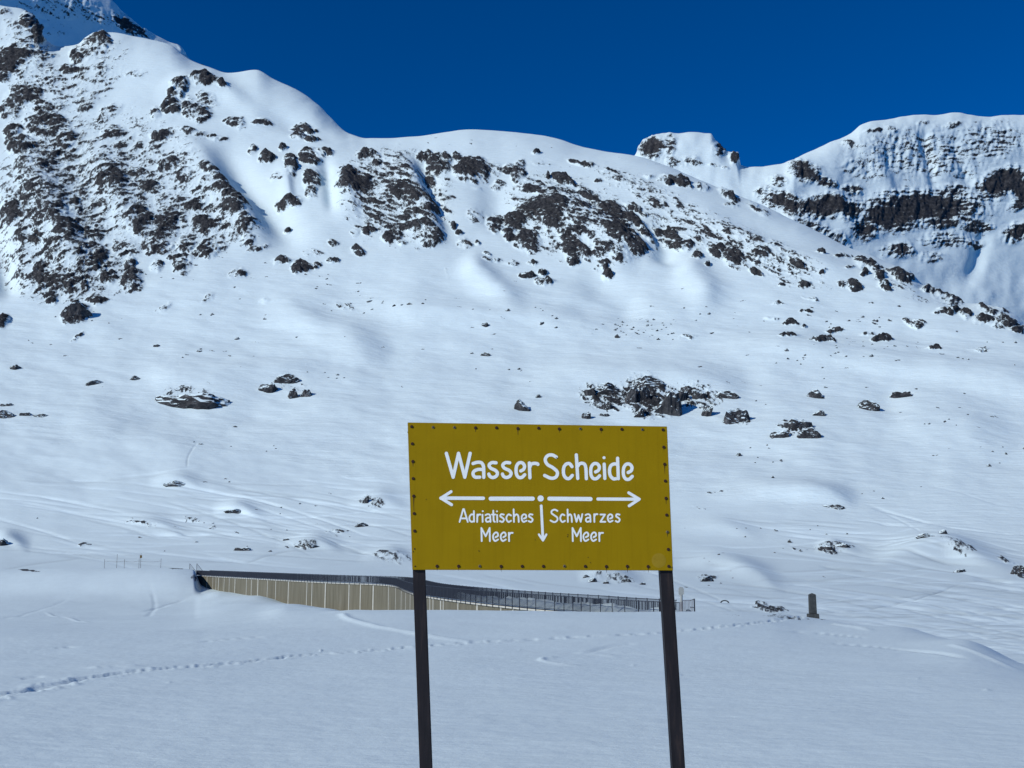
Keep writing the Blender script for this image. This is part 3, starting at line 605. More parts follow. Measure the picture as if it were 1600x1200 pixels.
# ------------------------------------------------------------------ boulders and stones
def boulder_mesh(name, seed, sub=4, flat=1.0):
    r = np.random.default_rng(seed); bm = bmesh.new(); bmesh.ops.create_icosphere(bm, subdivisions=sub, radius=1.0)
    co = np.array([v_.co for v_ in bm.verts]); NN = .20 * fbm(co[:, 0] * 1.9 + co[:, 2], co[:, 1] * 1.9 - co[:, 2] * .7, seed, 3) + .10 * fbm(co[:, 0] * 5 + co[:, 1] * 2, co[:, 2] * 7 - co[:, 1] * 2, seed + 5, 3, ridge=True)
    nrm = r.normal(size=(13, 3)); nrm /= np.linalg.norm(nrm, axis=1)[:, None]; dist = r.uniform(.62, 1.0, 13)
    for vtx in bm.verts:
        d = np.array(vtx.co); c = nrm @ d; rad = min([1.15] + [dist[i] / c[i] for i in range(13) if c[i] > .08])
        vtx.co = Vector(d * rad * (1 + NN[vtx.index]))
    me = bpy.data.meshes.new(name); bm.to_mesh(me); bm.free()
    me.materials.append(M['boulder']); return me
BIG = [boulder_mesh('boulder', s) for s in range(101, 109)]
SMALL = [boulder_mesh('stone', s, 2) for s in range(131, 137)]

def put_rock(name, x, y, rx, ry, label, cat, group=None, meshes=BIG, field=False, k=None, rot=0.0, depth=.8):
    if field: p = on_field(x, y + ry * .6); Dp = p[1]
    else: p, Dp = on_main(x, y + ry * .45)
    o = link(name, meshes[random.randrange(len(meshes)) if k is None else k % len(meshes)])
    m = Dp / FPX
    o.scale = (rx * m * 1.18, (rx * .5 + ry * .5) * m * depth * 1.2, ry * m * 2.2)
    o.location = p + np.array([0, o.scale[1] * .52, -ry * m * .55]); o.rotation_euler = (0, R(rot), random.uniform(-.5, .5))
    tag(o, label, cat, group); return o

OUT = 'rocks of the outcrop above the sign'
LONE = 'large lone boulders on the slope'
for i, (x, y, rx, ry, rot, lab) in enumerate([
 (1043, 634, 26, 25, 10, 'largest brown rock block of the outcrop, above the sign top right corner'),
 (1014, 606, 21, 9, 0, 'wide flat rock capping the outcrop just left of its largest block'),
 (1064, 620, 10, 13, 15, 'narrow rock leaning on the right side of the largest outcrop block'),
 (1074, 613, 8, 4.5, 0, 'small flat rock just right of the top of the largest outcrop block'),
 (1090, 620, 9, 8, 20, 'small jagged rock at the left of the right hand end of the outcrop'),
 (1104, 642, 7, 12, 20, 'slim upright rock hanging down left of the large round boulder'),
 (1137, 622, 15, 6, 5, 'flat snow streaked rock above the large round boulder'),
 (983, 622, 12, 15, 15, 'tall rock left of the capping rock in the outcrop'),
 (996, 645, 9, 11, 20, 'rock at the foot of the outcrop, left of the largest block'),
 (949, 614, 16, 8, 10, 'rugged rock along the top left of the outcrop'),
 (925, 615, 9, 9, 0, 'leftmost rock of the outcrop upper row'),
 (947, 632, 8, 10, 25, 'rock hanging below the rugged upper left row of the outcrop'),
 (944, 644, 7, 3.5, 10, 'tiny flat rock low in the left half of the outcrop'),
 (918, 647, 7, 7, 0, 'small round rock just above the sign, low at the outcrop left end'),
 (1005, 622, 9, 11, 10, 'dark rock wedged between the tall rock and the largest outcrop block'),
 (817, 637, 14, 9, -15, 'snow plastered rock alone to the left of the outcrop'),
 (841, 621, 6, 3.5, 0, 'little rock with a long snow tail, above the plastered rock')]):
    put_rock('outcrop_rock', x, y, rx, ry, lab, 'rock', OUT, k=i, rot=rot)
for i, (x, y, rx, ry, rot, lab) in enumerate([
 (1155, 650, 21, 15, 12, 'large round dark boulder standing alone right of the outcrop'),
 (1246, 667, 20, 10, 12, 'topmost and largest of three boulders huddled right of the sign'),
 (1224, 679, 15, 7, -5, 'left lower one of three boulders huddled right of the sign'),
 (1266, 684, 14, 8, 10, 'right lower one of three boulders huddled right of the sign'),
 (1275, 618, 17, 6.5, 8, 'long low boulder above the three huddled boulders'),
 (1281, 650, 12, 6, 15, 'boulder with snow on its left, between the long one and the huddled three'),
 (1357, 636, 15, 8, 0, 'rounded boulder in a wind scoop right of the long low boulder'),
 (1414, 617, 16, 7.5, 5, 'rightmost snow streaked boulder of the row on the right slope'),
 (1308, 793, 15, 5, 5, 'dark flat boulder under the lip of a snow mound at right'),
 (290, 620, 55, 11, 3, 'very wide flat boulder half buried on the lower left slope'),
 (422, 606, 15, 9, 0, 'left one of four boulders grouped right of the wide flat boulder'),
 (448, 597, 16, 7.5, 0, 'top one of four boulders grouped right of the wide flat boulder'),
 (456, 615, 10, 8, 0, 'lower middle one of four boulders right of the wide flat boulder'),
 (477, 615, 12, 8, 0, 'right one of four boulders grouped right of the wide flat boulder'),
 (4, 650, 13, 6, 0, 'boulder cut by the left photo edge, below a thin dark streak'),
 (40, 648, 9, 4, 0, 'small dark boulder between two others near the left photo edge'),
 (65, 649, 11, 3.6, 0, 'flat boulder third from the left photo edge in its row'),
 (8, 633, 9, 3, 0, 'thin rock at the left photo edge above the row of boulders'),
 (24, 575, 10, 5, -10, 'dark boulder highest on the slope near the left photo edge'),
 (150, 598, 11, 3.4, 0, 'low split boulder on the snow left of the wide flat boulder'),
 (120, 492, 20, 12, -15, 'dark brown block just below the rocky left buttress'),
 (367, 801, 18, 4.5, 14, 'slanting dark slab in the valley left of the sign'),
 (276, 760, 15, 4, 8, 'brownish rock with snow on top in the left of the valley'),
 (381, 858, 13, 4, 5, 'broken low rock in the valley above the dam left half'),
 (482, 855, 17, 5.5, 0, 'black rock hump in the valley above the dam middle'),
 (447, 845, 4, 2.2, 0, 'small stone just left above the black rock hump'),
 (4, 851, 10, 7, 0, 'rock pile at the left photo edge in the valley'),
 (565, 822, 8, 3, 0, 'small dark rock with a long shadow left of the sign'),
 (570, 785, 6, 6, 20, 'small upright rock beside the sign left edge'),
 (1474, 851, 7, 4.5, 20, 'pointed rock on the crest of the right snow mound'),
 (1448, 857, 11, 3, 4, 'flat rock on the snow mound, left of the pointed rock'),
 (1502, 892, 10, 4, 0, 'dark rock low on the flank of the right snow mound'),
 (1593, 895, 10, 8, 20, 'rock cut by the right photo edge at the foot of the mound'),
 (1290, 860, 9, 5, 10, 'dark rock at the left of the small heap in the right valley'),
 (1318, 857, 12, 4, -5, 'rock at the right of the small heap in the right valley'),
 (1106, 906, 9, 4, 10, 'rock in the snow right of the sign bottom right corner'),
 (1234, 847, 4, 2.5, 0, 'tiny dark stone in the tracks left of the small heap'),
 (927, 909, 8, 4.5, 10, 'larger rock below the sign, seen between the posts'),
 (916, 904, 4, 2.2, 0, 'leftmost stone of those seen below the sign'),
 (948, 912, 4.5, 3, 0, 'stone in the middle of those seen below the sign'),
 (980, 910, 7, 4, 10, 'snow streaked rock right of the middle stone below the sign'),
 (1003, 912, 4, 3, 15, 'rightmost stone of those seen below the sign'),
 (760, 513, 6, 4, 0, 'stone with a long shadow right in the middle of the slope'),
 (758, 554, 7, 3, 0, 'flat stone on the slope below the one with the long shadow'),
 (964, 526, 5, 3, 0, 'dark stone left of the stone field on the middle slope'),
 (1155, 703, 5, 3.5, 0, 'lone stone with a long snow tail right of the sign'),
 (210, 592, 6, 3.5, 0, 'stone with a dark shadow above the wide flat boulder'),
 (245, 539, 5, 3, 0, 'dark stone highest in a short line above the wide flat boulder'),
 (367, 661, 4, 2, 0, 'stone with a straight shadow below the four grouped boulders')]):
    put_rock('boulder', x, y, rx, ry, lab, 'boulder', LONE, k=i + 3, rot=rot)

rs = random.Random(23)
def scatter(n, x0, x1, y0, y1, lab, grp, smin=1.3, smax=3.2, clus=0):
    cs = [(rs.uniform(x0, x1), rs.uniform(y0, y1)) for _ in range(clus)] if clus else None
    for i in range(n):
        if cs:
            c = rs.choice(cs); x = c[0] + rs.gauss(0, 18); y = c[1] + rs.gauss(0, 5)
        else: x, y = rs.uniform(x0, x1), rs.uniform(y0, y1)
        if not (636 < x < 1052 and 655 < y < 895):
            s = smin + (smax - smin) * rs.random() ** 2.2
            put_rock('stone', x, y, s * rs.uniform(1, 1.6), s * .8, lab, 'stone', grp, meshes=SMALL, k=rs.randrange(6), rot=rs.uniform(-20, 20))
scatter(34, 20, 560, 415, 600, 'small dark stone poking out of the snow on the upper left slope', 'stones of the upper left slope', clus=13)
scatter(22, 560, 960, 420, 585, 'small dark stone poking out of the snow on the middle slope above the sign', 'stones of the middle slope', clus=9)
scatter(30, 960, 1060, 495, 530, 'small stone of the stone field on the middle slope, upper right of the sign', 'stones of the stone field', 1.1, 2.6)
scatter(44, 1070, 1600, 480, 580, 'small dark stone on the shoulder at the far right of the slope', 'stones of the right shoulder', clus=14)
scatter(30, 1180, 1600, 590, 760, 'small dark stone on the slope right of the sign', 'stones right of the sign', clus=12)
scatter(24, 0, 600, 690, 870, 'small dark stone between the ski tracks in the left valley', 'stones of the left valley', 1.0, 2.4, clus=10)
scatter(20, 1060, 1420, 750, 930, 'small dark stone between the ski tracks in the right valley', 'stones of the right valley', 1.0, 2.4, clus=9)

# ------------------------------------------------------------------ the yellow sign
def yellow_mat():
    m, nt, b = mat_base('yellow_sign_paint'); L = nt.links.new; tc = N(nt, 'ShaderNodeTexCoord')
    big_ = N(nt, 'ShaderNodeTexNoise', Scale=2.2, Detail=6.0, Roughness=0.65); L(tc.outputs['Object'], big_.inputs['Vector'])
    mp = N(nt, 'ShaderNodeMapping'); mp.inputs['Scale'].default_value = (34, 1, 1.3); L(tc.outputs['Object'], mp.inputs['Vector'])
    run = N(nt, 'ShaderNodeTexNoise', Scale=1.0, Detail=5.0, Roughness=0.6); L(mp.outputs[0], run.inputs['Vector'])
    c = ramp(nt, big_.outputs['Fac'], [(0.3, (0.268, 0.172, 0.0012)), (0.7, (0.306, 0.198, 0.002))])
    d = ramp(nt, run.outputs['Fac'], [(0.32, (0.80, 0.80, 0.82)), (0.52, (1, 1, 1))])
    mx = N(nt, 'ShaderNodeMix', data_type='RGBA', blend_type='MULTIPLY'); mx.inputs['Factor'].default_value = .35; L(c.outputs[0], mx.inputs['A']); L(d.outputs[0], mx.inputs['B'])
    L(mx.outputs['Result'], b.inputs['Base Color']); b.inputs['Specular IOR Level'].default_value = .08
    L(ramp(nt, big_.outputs['Fac'], [(.3, (.5, .5, .5)), (.7, (.7, .7, .7))]).outputs[0], b.inputs['Roughness'])
    bp = N(nt, 'ShaderNodeBump', Strength=.12, Distance=.01); L(big_.outputs['Fac'], bp.inputs['Height']); L(bp.outputs[0], b.inputs['Normal'])
    return m
M['yellow'] = yellow_mat()
M['white_paint'] = noise_mat('white_lettering_paint', [(0.3, (0.76, 0.80, 0.76)), (0.6, (0.84, 0.87, 0.82))], 18.0, 4.0, rough=0.6)
M['post'] = noise_mat('dark_weathered_post', [(0.32, (0.005, 0.0045, 0.006)), (0.55, (0.012, 0.0095, 0.011)), (0.68, (0.035, 0.024, 0.02)), (0.8, (0.10, 0.08, 0.07))], 5.0, 7.0, rough=0.7, bump=0.3, stretch=(4, 4, .5))
M['rust'] = noise_mat('rusty_screw', [(0.3, (0.018, 0.008, 0.006)), (0.7, (0.045, 0.018, 0.010))], 60.0, 3.0, rough=0.8)
M['zinc'] = noise_mat('grey_zinc_screw', [(0.3, (0.12, 0.10, 0.06)), (0.7, (0.22, 0.19, 0.12))], 60.0, 3.0, rough=0.55, metal=.3)
M['stain'] = noise_mat('rust_run_stain', [(0.3, (0.05, 0.025, 0.004)), (0.7, (0.09, 0.05, 0.006))], 30.0, 3.0, rough=0.8)
M['glue'] = noise_mat('old_sticker_mark', [(0.35, (0.275, 0.178, 0.003)), (0.6, (0.30, 0.2, 0.007))], 14.0, 5.0, rough=0.75)

SD = 8.45
p_l = pt(637, 776, SD); p_r = pt(1047, 776, SD * 1.012)
s_o = (p_l + p_r) / 2
s_x = (p_r - p_l) / np.linalg.norm(p_r - p_l); s_n = np.cross(s_x, [0, 0, 1]); s_n /= np.linalg.norm(s_n)      # s_n looks at the viewer
if s_n[1] > 0: s_n = -s_n
s_z = np.array([0, 0, 1.0])
def sp(x, y):
    """photo pixel -> (u, w) on the plane of the board, metres"""
    a, b = ray(x, y); d = np.array([a, 1.0, b]); t = (s_o @ s_n) / (d @ s_n); q_ = d * t - s_o
    return np.array([q_ @ s_x, q_ @ s_z])
base = s_o.copy(); base[2] = -1.74
sign = empty('watershed_sign', base)
sign.rotation_euler = (0, 0, math.atan2(s_x[1], s_x[0]))
tag(sign, 'yellow watershed sign with white hand lettering on two dark posts in the snow', 'sign')
H0 = s_o[2] - base[2]
def SL(x, y, off=0.0):                                   # local coordinates under the sign; off = metres proud of the face
    u, w = sp(x, y); return (u, -off, w + H0)
TH = 0.022
cor = [SL(636.5, 660), SL(1042, 666.3), SL(1052, 891.5), SL(644.5, 890.5)]
mb = MB(); f_ = cor; b_ = [(x, TH, z) for x, y, z in cor]
mb.add(f_ + b_, [(0, 1, 2, 3), (7, 6, 5, 4), (0, 4, 5, 1), (1, 5, 6, 2), (2, 6, 7, 3), (3, 7, 4, 0)])
board = mb.build('board', M['yellow'], sign, bevel=0.002); board['label'] = 'yellow painted board with two arrows and lettering'
for k, (x0a, x1a, xb0, xb1, top) in enumerate([(645, 664.5, 656.5, 676.5, (638.5, 657)), (1033, 1052.5, 1053, 1073, (1024, 1042))]):
    yt, yb = 892, 1200
    def at_(x0, x1, y): return SL(x0, y), SL(x1, y)
    # extend the two edges of the post up behind the board and down into the snow
    def ext(xa, xb, y): return xa + (xb - xa) * (y - yt) / (yb - yt)
    ring = []
    for y in (674, 780, 892, 1000, 1100, 1200, 1290):
        l_, r_ = SL(ext(x0a, xb0, y), y), SL(ext(x1a, xb1, y), y)
        ring.append([(l_[0], TH + .003, l_[2]), (r_[0], TH + .003, r_[2]), (r_[0], TH + .093, r_[2]), (l_[0], TH + .093, l_[2])])
    mb = MB(); vv = [p for r_ in ring for p in r_]; ff = [(0, 1, 2, 3), tuple(len(vv) - 4 + i for i in (3, 2, 1, 0))]
    for i in range(len(ring) - 1):
        for j in range(4): ff.append((i * 4 + j, i * 4 + (j + 1) % 4, i * 4 + 4 + (j + 1) % 4, i * 4 + 4 + j))
    mb.add(vv, ff); mb.build('post', M['post'], sign, bevel=0.004)
Z6 = lambda x, y: (620 + x * .2875, 640 + y * .2875)
Z3 = lambda x, y: (620 + x * .1375, 640 + y * .1375)
Z4 = lambda x, y: (860 + x * .1375, 640 + y * .1375)
Z5 = lambda x, y: (620 + x * .15, 780 + y * .15)
Z7 = lambda x, y: (840 + x * .15, 780 + y * .15)
layer = [0]
def ribbon(mb, pts, w, smooth):
    """painted brush stroke with round ends; pts are board coordinates"""
    pts = np.array(pts, float)
    def capsule(path):
        path = np.array(path); n = len(path); tg = np.gradient(path, axis=0); tg /= np.linalg.norm(tg, axis=1)[:, None] + 1e-12; nr = np.stack([-tg[:, 1], tg[:, 0]], 1)
        layer[0] += 1; off = 0.0012 + 0.00012 * (layer[0] % 9)
        lf = path + nr * w / 2; rt_ = path - nr * w / 2; out = list(lf)
        a0 = math.atan2(nr[-1][1], nr[-1][0])
        out += [path[-1] + w / 2 * np.array([math.cos(a0 - t), math.sin(a0 - t)]) for t in np.linspace(0, math.pi, 9)[1:-1]]
        out += list(rt_[::-1]); a1 = math.atan2(-nr[0][1], -nr[0][0])
        out += [path[0] + w / 2 * np.array([math.cos(a1 - t), math.sin(a1 - t)]) for t in np.linspace(0, math.pi, 9)[1:-1]]
        b = len(mb.v); m_ = len(out); mb.v += [(p[0], -off, p[1]) for p in out]
        # strip faces, then the two end fans
        for i in range(n - 1): mb.f.append((b + i, b + i + 1, b + n + 7 + (n - 1 - (i + 1)), b + n + 7 + (n - 1 - i)))
        mb.f.append(tuple([b + n - 1] + [b + n + i for i in range(7)] + [b + n + 7])); mb.f.append(tuple([b + 2 * n + 6] + [b + 2 * n + 7 + i for i in range(7)] + [b]))
    if smooth and len(pts) > 2:
        c = [2 * pts[0] - pts[1]] + list(pts) + [2 * pts[-1] - pts[-2]]; path = []
        for i in range(1, len(c) - 2):
            for t in np.linspace(0, 1, 7)[:-1]:
                p0, p1, p2, p3 = c[i - 1], c[i], c[i + 1], c[i + 2]
                path.append(.5 * (2 * p1 + (p2 - p0) * t + (2 * p0 - 5 * p1 + 4 * p2 - p3) * t * t + (3 * p1 - p0 - 3 * p2 + p3) * t ** 3))
        path.append(pts[-1]); capsule(path)
    else:
        for i in range(len(pts) - 1): capsule([pts[i], (pts[i] + pts[i + 1]) / 2, pts[i + 1]])
PXM = SD / FPX * 1.0
def paint(name, zf, strokes, w):
    mb = MB()
    for st in strokes:
        smooth = st[0] == 'c'; pts_ = []
        for (x, y) in st[1]: u, ww = sp(*zf(x, y)); pts_.append((u, ww + H0))
        if len(pts_) == 1: pts_ = [pts_[0], (pts_[0][0] + .0015, pts_[0][1])]; 
        ribbon(mb, pts_, (st[2] if len(st) > 2 else w) * PXM, smooth)
    me = bpy.data.meshes.new(name); me.from_pydata(mb.v, [], mb.f); me.materials.append(M['white_paint']); me.update()
    o = link(name, me, board); return o
big = 5.2
def e_at(x, y, s=1.0): return [('c', [(x + (a - 1356) * s, y + (b - 603) * s) for a, b in [(1408, 697), (1440, 678), (1450, 640), (1425, 606), (1385, 608), (1358, 650), (1357, 725), (1382, 768), (1420, 770), (1453, 740)]])]
paint('letter', Z3, [('l', [(562, 497), (640, 768), (700, 497), (772, 768), (832, 497)])], big)
paint('letter', Z3, [('c', [(866, 613), (915, 599), (962, 606), (984, 645), (987, 700), (988, 770)]), ('c', [(978, 682), (925, 680), (878, 700), (866, 735), (890, 767), (942, 768)])], big)
for dx in (0, 155): paint('letter', Z3, [('c', [(1127 + dx, 605), (1080 + dx, 603), (1048 + dx, 630), (1066 + dx, 665), (1118 + dx, 690), (1143 + dx, 722), (1128 + dx, 757), (1090 + dx, 772), (1058 + dx, 758), (1045 + dx, 733)])], big)
paint('letter', Z3, e_at(1356, 603), big)
paint('letter', Z3, [('l', [(1505, 607), (1512, 775)]), ('c', [(1512, 650), (1525, 622), (1555, 611), (1592, 614), (1602, 622)])], big)
paint('letter', Z6, [('c', [(866, 258), (845, 247), (820, 250), (806, 272), (818, 298), (848, 316), (872, 340), (865, 366), (838, 373), (803, 358)])], big)
paint('letter', Z4, [('c', [(245, 648), (215, 614), (175, 622), (150, 665), (150, 735), (178, 778), (215, 782), (248, 748)])], big)
paint('letter', Z4, [('l', [(293, 515), (310, 782)]), ('c', [(304, 650), (335, 614), (380, 616), (401, 660), (408, 785)])], big)
paint('letter', Z4, e_at(459, 613, 1.02), big)
paint('letter', Z4, [('l', [(610, 620), (618, 782)]), ('c', [(607, 547)], 4.6)], big)
paint('letter', Z4, [('l', [(762, 553), (771, 785)]), ('c', [(764, 622), (722, 618), (685, 640), (671, 690), (680, 750), (712, 785), (742, 786)])], big)
paint('letter', Z4, e_at(829, 618, 1.03), big)
paint('arrow', Z6, [('l', [(240, 481), (470, 482)], 5.4), ('l', [(240, 481), (295, 446)], 4.6), ('l', [(240, 481), (298, 517)], 4.6)], 5)['label'] = 'white arrow pointing left'
paint('dash', Z6, [('l', [(510, 484), (739, 484)])], 6.4)
paint('dot', Z6, [('c', [(781, 483)])], 9.6)
paint('dash', Z6, [('l', [(829, 484), (1053, 486)])], 6.4)
paint('arrow', Z6, [('l', [(1093, 486), (1316, 487)], 5.0), ('l', [(1318, 487), (1260, 452)], 4.6), ('l', [(1318, 487), (1263, 523)], 4.6)], 5)['label'] = 'white arrow pointing right'
paint('arrow', Z6, [('l', [(785, 523), (795, 708)], 4.2), ('l', [(795, 711), (773, 679)], 3.4), ('l', [(795, 711), (813, 679)], 3.4)], 4)['label'] = 'white arrow pointing down'
sw = 2.7
def small_e(x): return [('c', [(x, 202), (x + 23, 190), (x + 20, 166), (x, 158), (x - 20, 175), (x - 22, 210), (x - 4, 236), (x + 27, 224)])]
def small_s(x): return [('c', [(x + 40, 161), (x + 13, 157), (x + 4, 178), (x + 28, 195), (x + 42, 214), (x + 26, 237), (x, 228)])]
def meer_e(x): return [('c', [(x, 396), (x + 25, 380), (x + 20, 353), (x, 347), (x - 23, 372), (x - 24, 408), (x - 5, 435), (x + 26, 420)])]
def small_a(x): return [('c', [(x, 165), (x + 25, 156), (x + 46, 168), (x + 50, 200), (x + 52, 236)]), ('c', [(x + 48, 192), (x + 15, 196), (x + 3, 216), (x + 15, 235), (x + 42, 230)])]
for st in ([('l', [(655, 236), (692, 104)]), ('l', [(700, 104), (740, 236)]), ('l', [(672, 200), (722, 200)])], [('l', [(803, 124), (806, 233)]), ('c', [(803, 160), (776, 160), (758, 186), (759, 216), (780, 235), (802, 228)])],
           [('l', [(840, 160), (838, 236)]), ('c', [(839, 184), (852, 162), (872, 160)])], [('l', [(893, 162), (895, 236)]), ('c', [(895, 125)])], small_a(925),
           [('c', [(1005, 120), (1008, 190), (1011, 225), (1022, 235)]), ('l', [(992, 160), (1026, 160)])], [('l', [(1045, 164), (1048, 236)]), ('c', [(1043, 127)])], small_s(1075),
           [('c', [(1190, 170), (1165, 158), (1144, 185), (1145, 215), (1165, 237), (1190, 225)])], [('l', [(1217, 106), (1221, 236)]), ('c', [(1220, 184), (1245, 158), (1266, 176), (1271, 236)])], small_e(1325), small_s(1374)):
    paint('letter', Z5, st, sw)
for Zf, ox in ((Z5, 0), (Z7, -518)):
    paint('letter', Zf, [('l', [(886 + ox, 436), (882 + ox, 300)]), ('l', [(882 + ox, 300), (927 + ox, 386), (968 + ox, 300)]), ('l', [(968 + ox, 300), (971 + ox, 436)])], sw)
    o2 = ox if ox == 0 else -526
    paint('letter', Zf, meer_e(1030 + o2), sw); paint('letter', Zf, meer_e(1110 + o2), sw)
    paint('letter', Zf, [('l', [(1168 + o2, 350), (1171 + o2, 436)]), ('c', [(1170 + o2, 378), (1184 + o2, 353), (1208 + o2, 351)])], sw)
for st in ([('c', [(207, 122), (180, 109), (150, 120), (146, 145), (172, 166), (204, 190), (205, 220), (175, 239), (135, 222)])], [('c', [(280, 167), (256, 158), (238, 185), (240, 215), (260, 237), (285, 225)])],
           [('l', [(312, 108), (316, 236)]), ('c', [(315, 180), (335, 158), (353, 176), (358, 236)])], [('l', [(385, 156), (406, 235), (426, 166), (450, 235), (466, 156)])], small_a(500),
           [('l', [(590, 156), (592, 236)]), ('c', [(592, 180), (604, 158), (624, 156)])], [('l', [(655, 160), (702, 160), (655, 235), (706, 235)])], small_e(755), small_s(814)):
    paint('letter', Z7, st, sw)
# screws and the rust that ran from them
def disc(r, h, n=12):
    m_ = MB(); vv = [(r * math.cos(2 * math.pi * i / n), 0.0, r * math.sin(2 * math.pi * i / n)) for i in range(n)]
    m_.add(vv + [(x * .75, -h, z * .75) for x, y, z in vv], [tuple(range(n, 2 * n))] + [(i, (i + 1) % n, n + (i + 1) % n, n + i) for i in range(n)])
    return m_
def mesh_of(m_, name, mat):
    me = bpy.data.meshes.new(name); me.from_pydata(m_.v, [], m_.f); me.materials.append(mat); me.update(); return me
SCR = {0: mesh_of(disc(.0125, .006), 'screw', M['rust']), 1: mesh_of(disc(.0115, .006), 'screw', M['zinc']), 2: mesh_of(disc(.006, .003), 'screw', M['rust'])}
CEN = mesh_of(disc(.0055, .001), 'screw_slot', M['rust'])
top = [(80,93,0),(196,96,1),(312,97,1),(427,99,0),(541,99,0),(657,103,0),(770,101,0),(882,105,0),(996,104,1),(1109,107,0),(1222,107,0),(1333,108,1),(1446,110,0)]
left = [(84,186,0),(87,282,0),(89,375,0),(92,470,0),(95,565,0),(98,660,0),(98,757,2),(101,852,2)]
right = [(1450,204,0),(1455,297,0),(1459,388,0),(1463,482,0),(1467,573,0),(1471,665,1),(1476,760,0),(1479,852,0)]
bot = [(220,851,0),(337,851,0),(452,851,1),(568,852,0),(683,852,0),(798,852,0),(912,851,1),(1026,852,0),(1140,853,0),(1254,852,0),(1367,853,0)]
runs = {(87,282):20,(92,470):75,(1455,297):45,(427,99):16,(657,103):28,(1140,853):26,(1254,852):26,(1367,853):24,(568,852):22,(220,851):16,(337,851):16,(1109,107):14,(882,105):12,(1463,482):24,(1450,204):10,(1471,665):18}
for x, y, k in top + left + right + bot:
    o = link('screw', SCR[k], board); o.location = SL(*Z6(x, y), 0.0005); o.rotation_euler = (0, random.uniform(0, 6), 0)
    if k == 1:
        c_ = link('screw_slot', CEN, o); c_.location = (0, -.0065, 0)
    if (x, y) in runs:
        L_ = runs[(x, y)]; p0 = SL(*Z6(x, y + 5), 0.0009); p1 = SL(*Z6(x + 1, y + 8 + L_), 0.0009); wv = .0055
        me = bpy.data.meshes.new('rust_run'); zm = (p0[2] * .6 + p1[2] * .4)
        me.from_pydata([(p0[0] - wv, p0[1], p0[2]), (p0[0] + wv, p0[1], p0[2]), (p0[0] + wv * .4, p0[1], zm), (p1[0] + .001, p1[1], p1[2]), (p1[0] - .001, p1[1], p1[2]), (p0[0] - wv * .4, p0[1], zm)], [], [(0, 5, 4, 3, 2, 1)])
        me.materials.append(M['stain']); link('rust_run', me, board)
CHIP = mesh_of(disc(.0042, .0008, 7), 'paint_chip', M['rust'])
for x, y in ((160, 488), (447, 768), (1040, 803), (1053, 832), (930, 680), (928, 690), (753, 708), (90, 772), (1496, 858), (865, 262), (872, 263)):
    o = link('paint_chip', CHIP, board); o.location = SL(*Z6(x, y), 0.003); o.scale = (random.uniform(.6, 1.1), 1, random.uniform(.6, 1.3))
o = link('sticker_mark', mesh_of(disc(.056, .0006, 28), 'sticker_mark', M['glue']), board); o.location = SL(*Z6(1425, 820), 0.0003); o['label'] = 'pale round mark left by a sticker'

# ------------------------------------------------------------------ the dam
M['concrete'] = noise_mat('stained_concrete', [(0.3, (0.10, 0.093, 0.062)), (0.55, (0.145, 0.136, 0.095)), (0.75, (0.185, 0.175, 0.13))], 0.8, 9.0, rough=0.9, stretch=(1.5, 1.5, .16), bump=.2, dist=.03)
M['joint'] = noise_mat('pale_joint_mortar', [(0.3, (0.42, 0.42, 0.36)), (0.7, (0.52, 0.52, 0.45))], 2.0, 5.0, rough=0.9)
M['steel'] = noise_mat('dark_blue_steel', [(0.3, (0.018, 0.024, 0.034)), (0.7, (0.032, 0.04, 0.055))], 2.0, 4.0, rough=0.6)
M['galv'] = noise_mat('galvanised_steel', [(0.3, (0.13, 0.14, 0.15)), (0.7, (0.22, 0.23, 0.24))], 2.0, 4.0, rough=0.6)
M['snow'] = terrain_mat('loose_snow', 0.05)
CZ = -4.1
CP = [(306, 264), (320, 257), (370, 234), (430, 212), (510, 189), (592, 175), (617, 165), (632, 145), (648, 130), (668, 121), (716, 108.5), (785, 97), (830, 91.5), (890, 86), (935, 81.5), (1022, 76), (1060, 74.5), (1066, 74.3)]
cw = np.array([((x - 800) / FPX * d * 0.981, d) for x, d in CP]); tk = np.arange(len(cw)); tt = np.linspace(0, len(cw) - 1, 600)
cw = np.stack([pchip(tk, cw[:, 0], tt), pchip(tk, cw[:, 1], tt)], 1)
for _ in range(30): cw[1:-1] = (cw[:-2] + 2 * cw[1:-1] + cw[2:]) / 4
cl = np.concatenate([[0], np.cumsum(np.linalg.norm(np.diff(cw, axis=0), axis=1))]); LEN = cl[-1]
def cat(s):
    s = np.clip(s, 0, LEN); p = np.array([np.interp(s, cl, cw[:, 0]), np.interp(s, cl, cw[:, 1])])
    a = np.clip(s - .4, 0, LEN); b = np.clip(s + .4, 0, LEN); t = np.array([np.interp(b, cl, cw[:, 0]) - np.interp(a, cl, cw[:, 0]), np.interp(b, cl, cw[:, 1]) - np.interp(a, cl, cw[:, 1])]); t /= np.linalg.norm(t)
    n = np.array([t[1], -t[0]])                                  # towards the camera side
    if n @ p > 0: n = -n
    return p, t, n
dam = empty('dam', (*cat(LEN / 2)[0], -12)); tag(dam, 'curved concrete dam with pale vertical joints beyond the snow field', 'dam')
def dm(m_, name, mat, parent=None, **kw):
    o = m_.build(name, mat, None, **kw); o.parent = parent or dam; o.matrix_parent_inverse = (parent or dam).matrix_world.inverted() if False else o.matrix_parent_inverse
    base_ = np.array(dam.location)
    if parent is None:
        for vx in o.data.vertices: vx.co -= dam.location
    else:
        for vx in o.data.vertices: vx.co -= dam.location
    return o
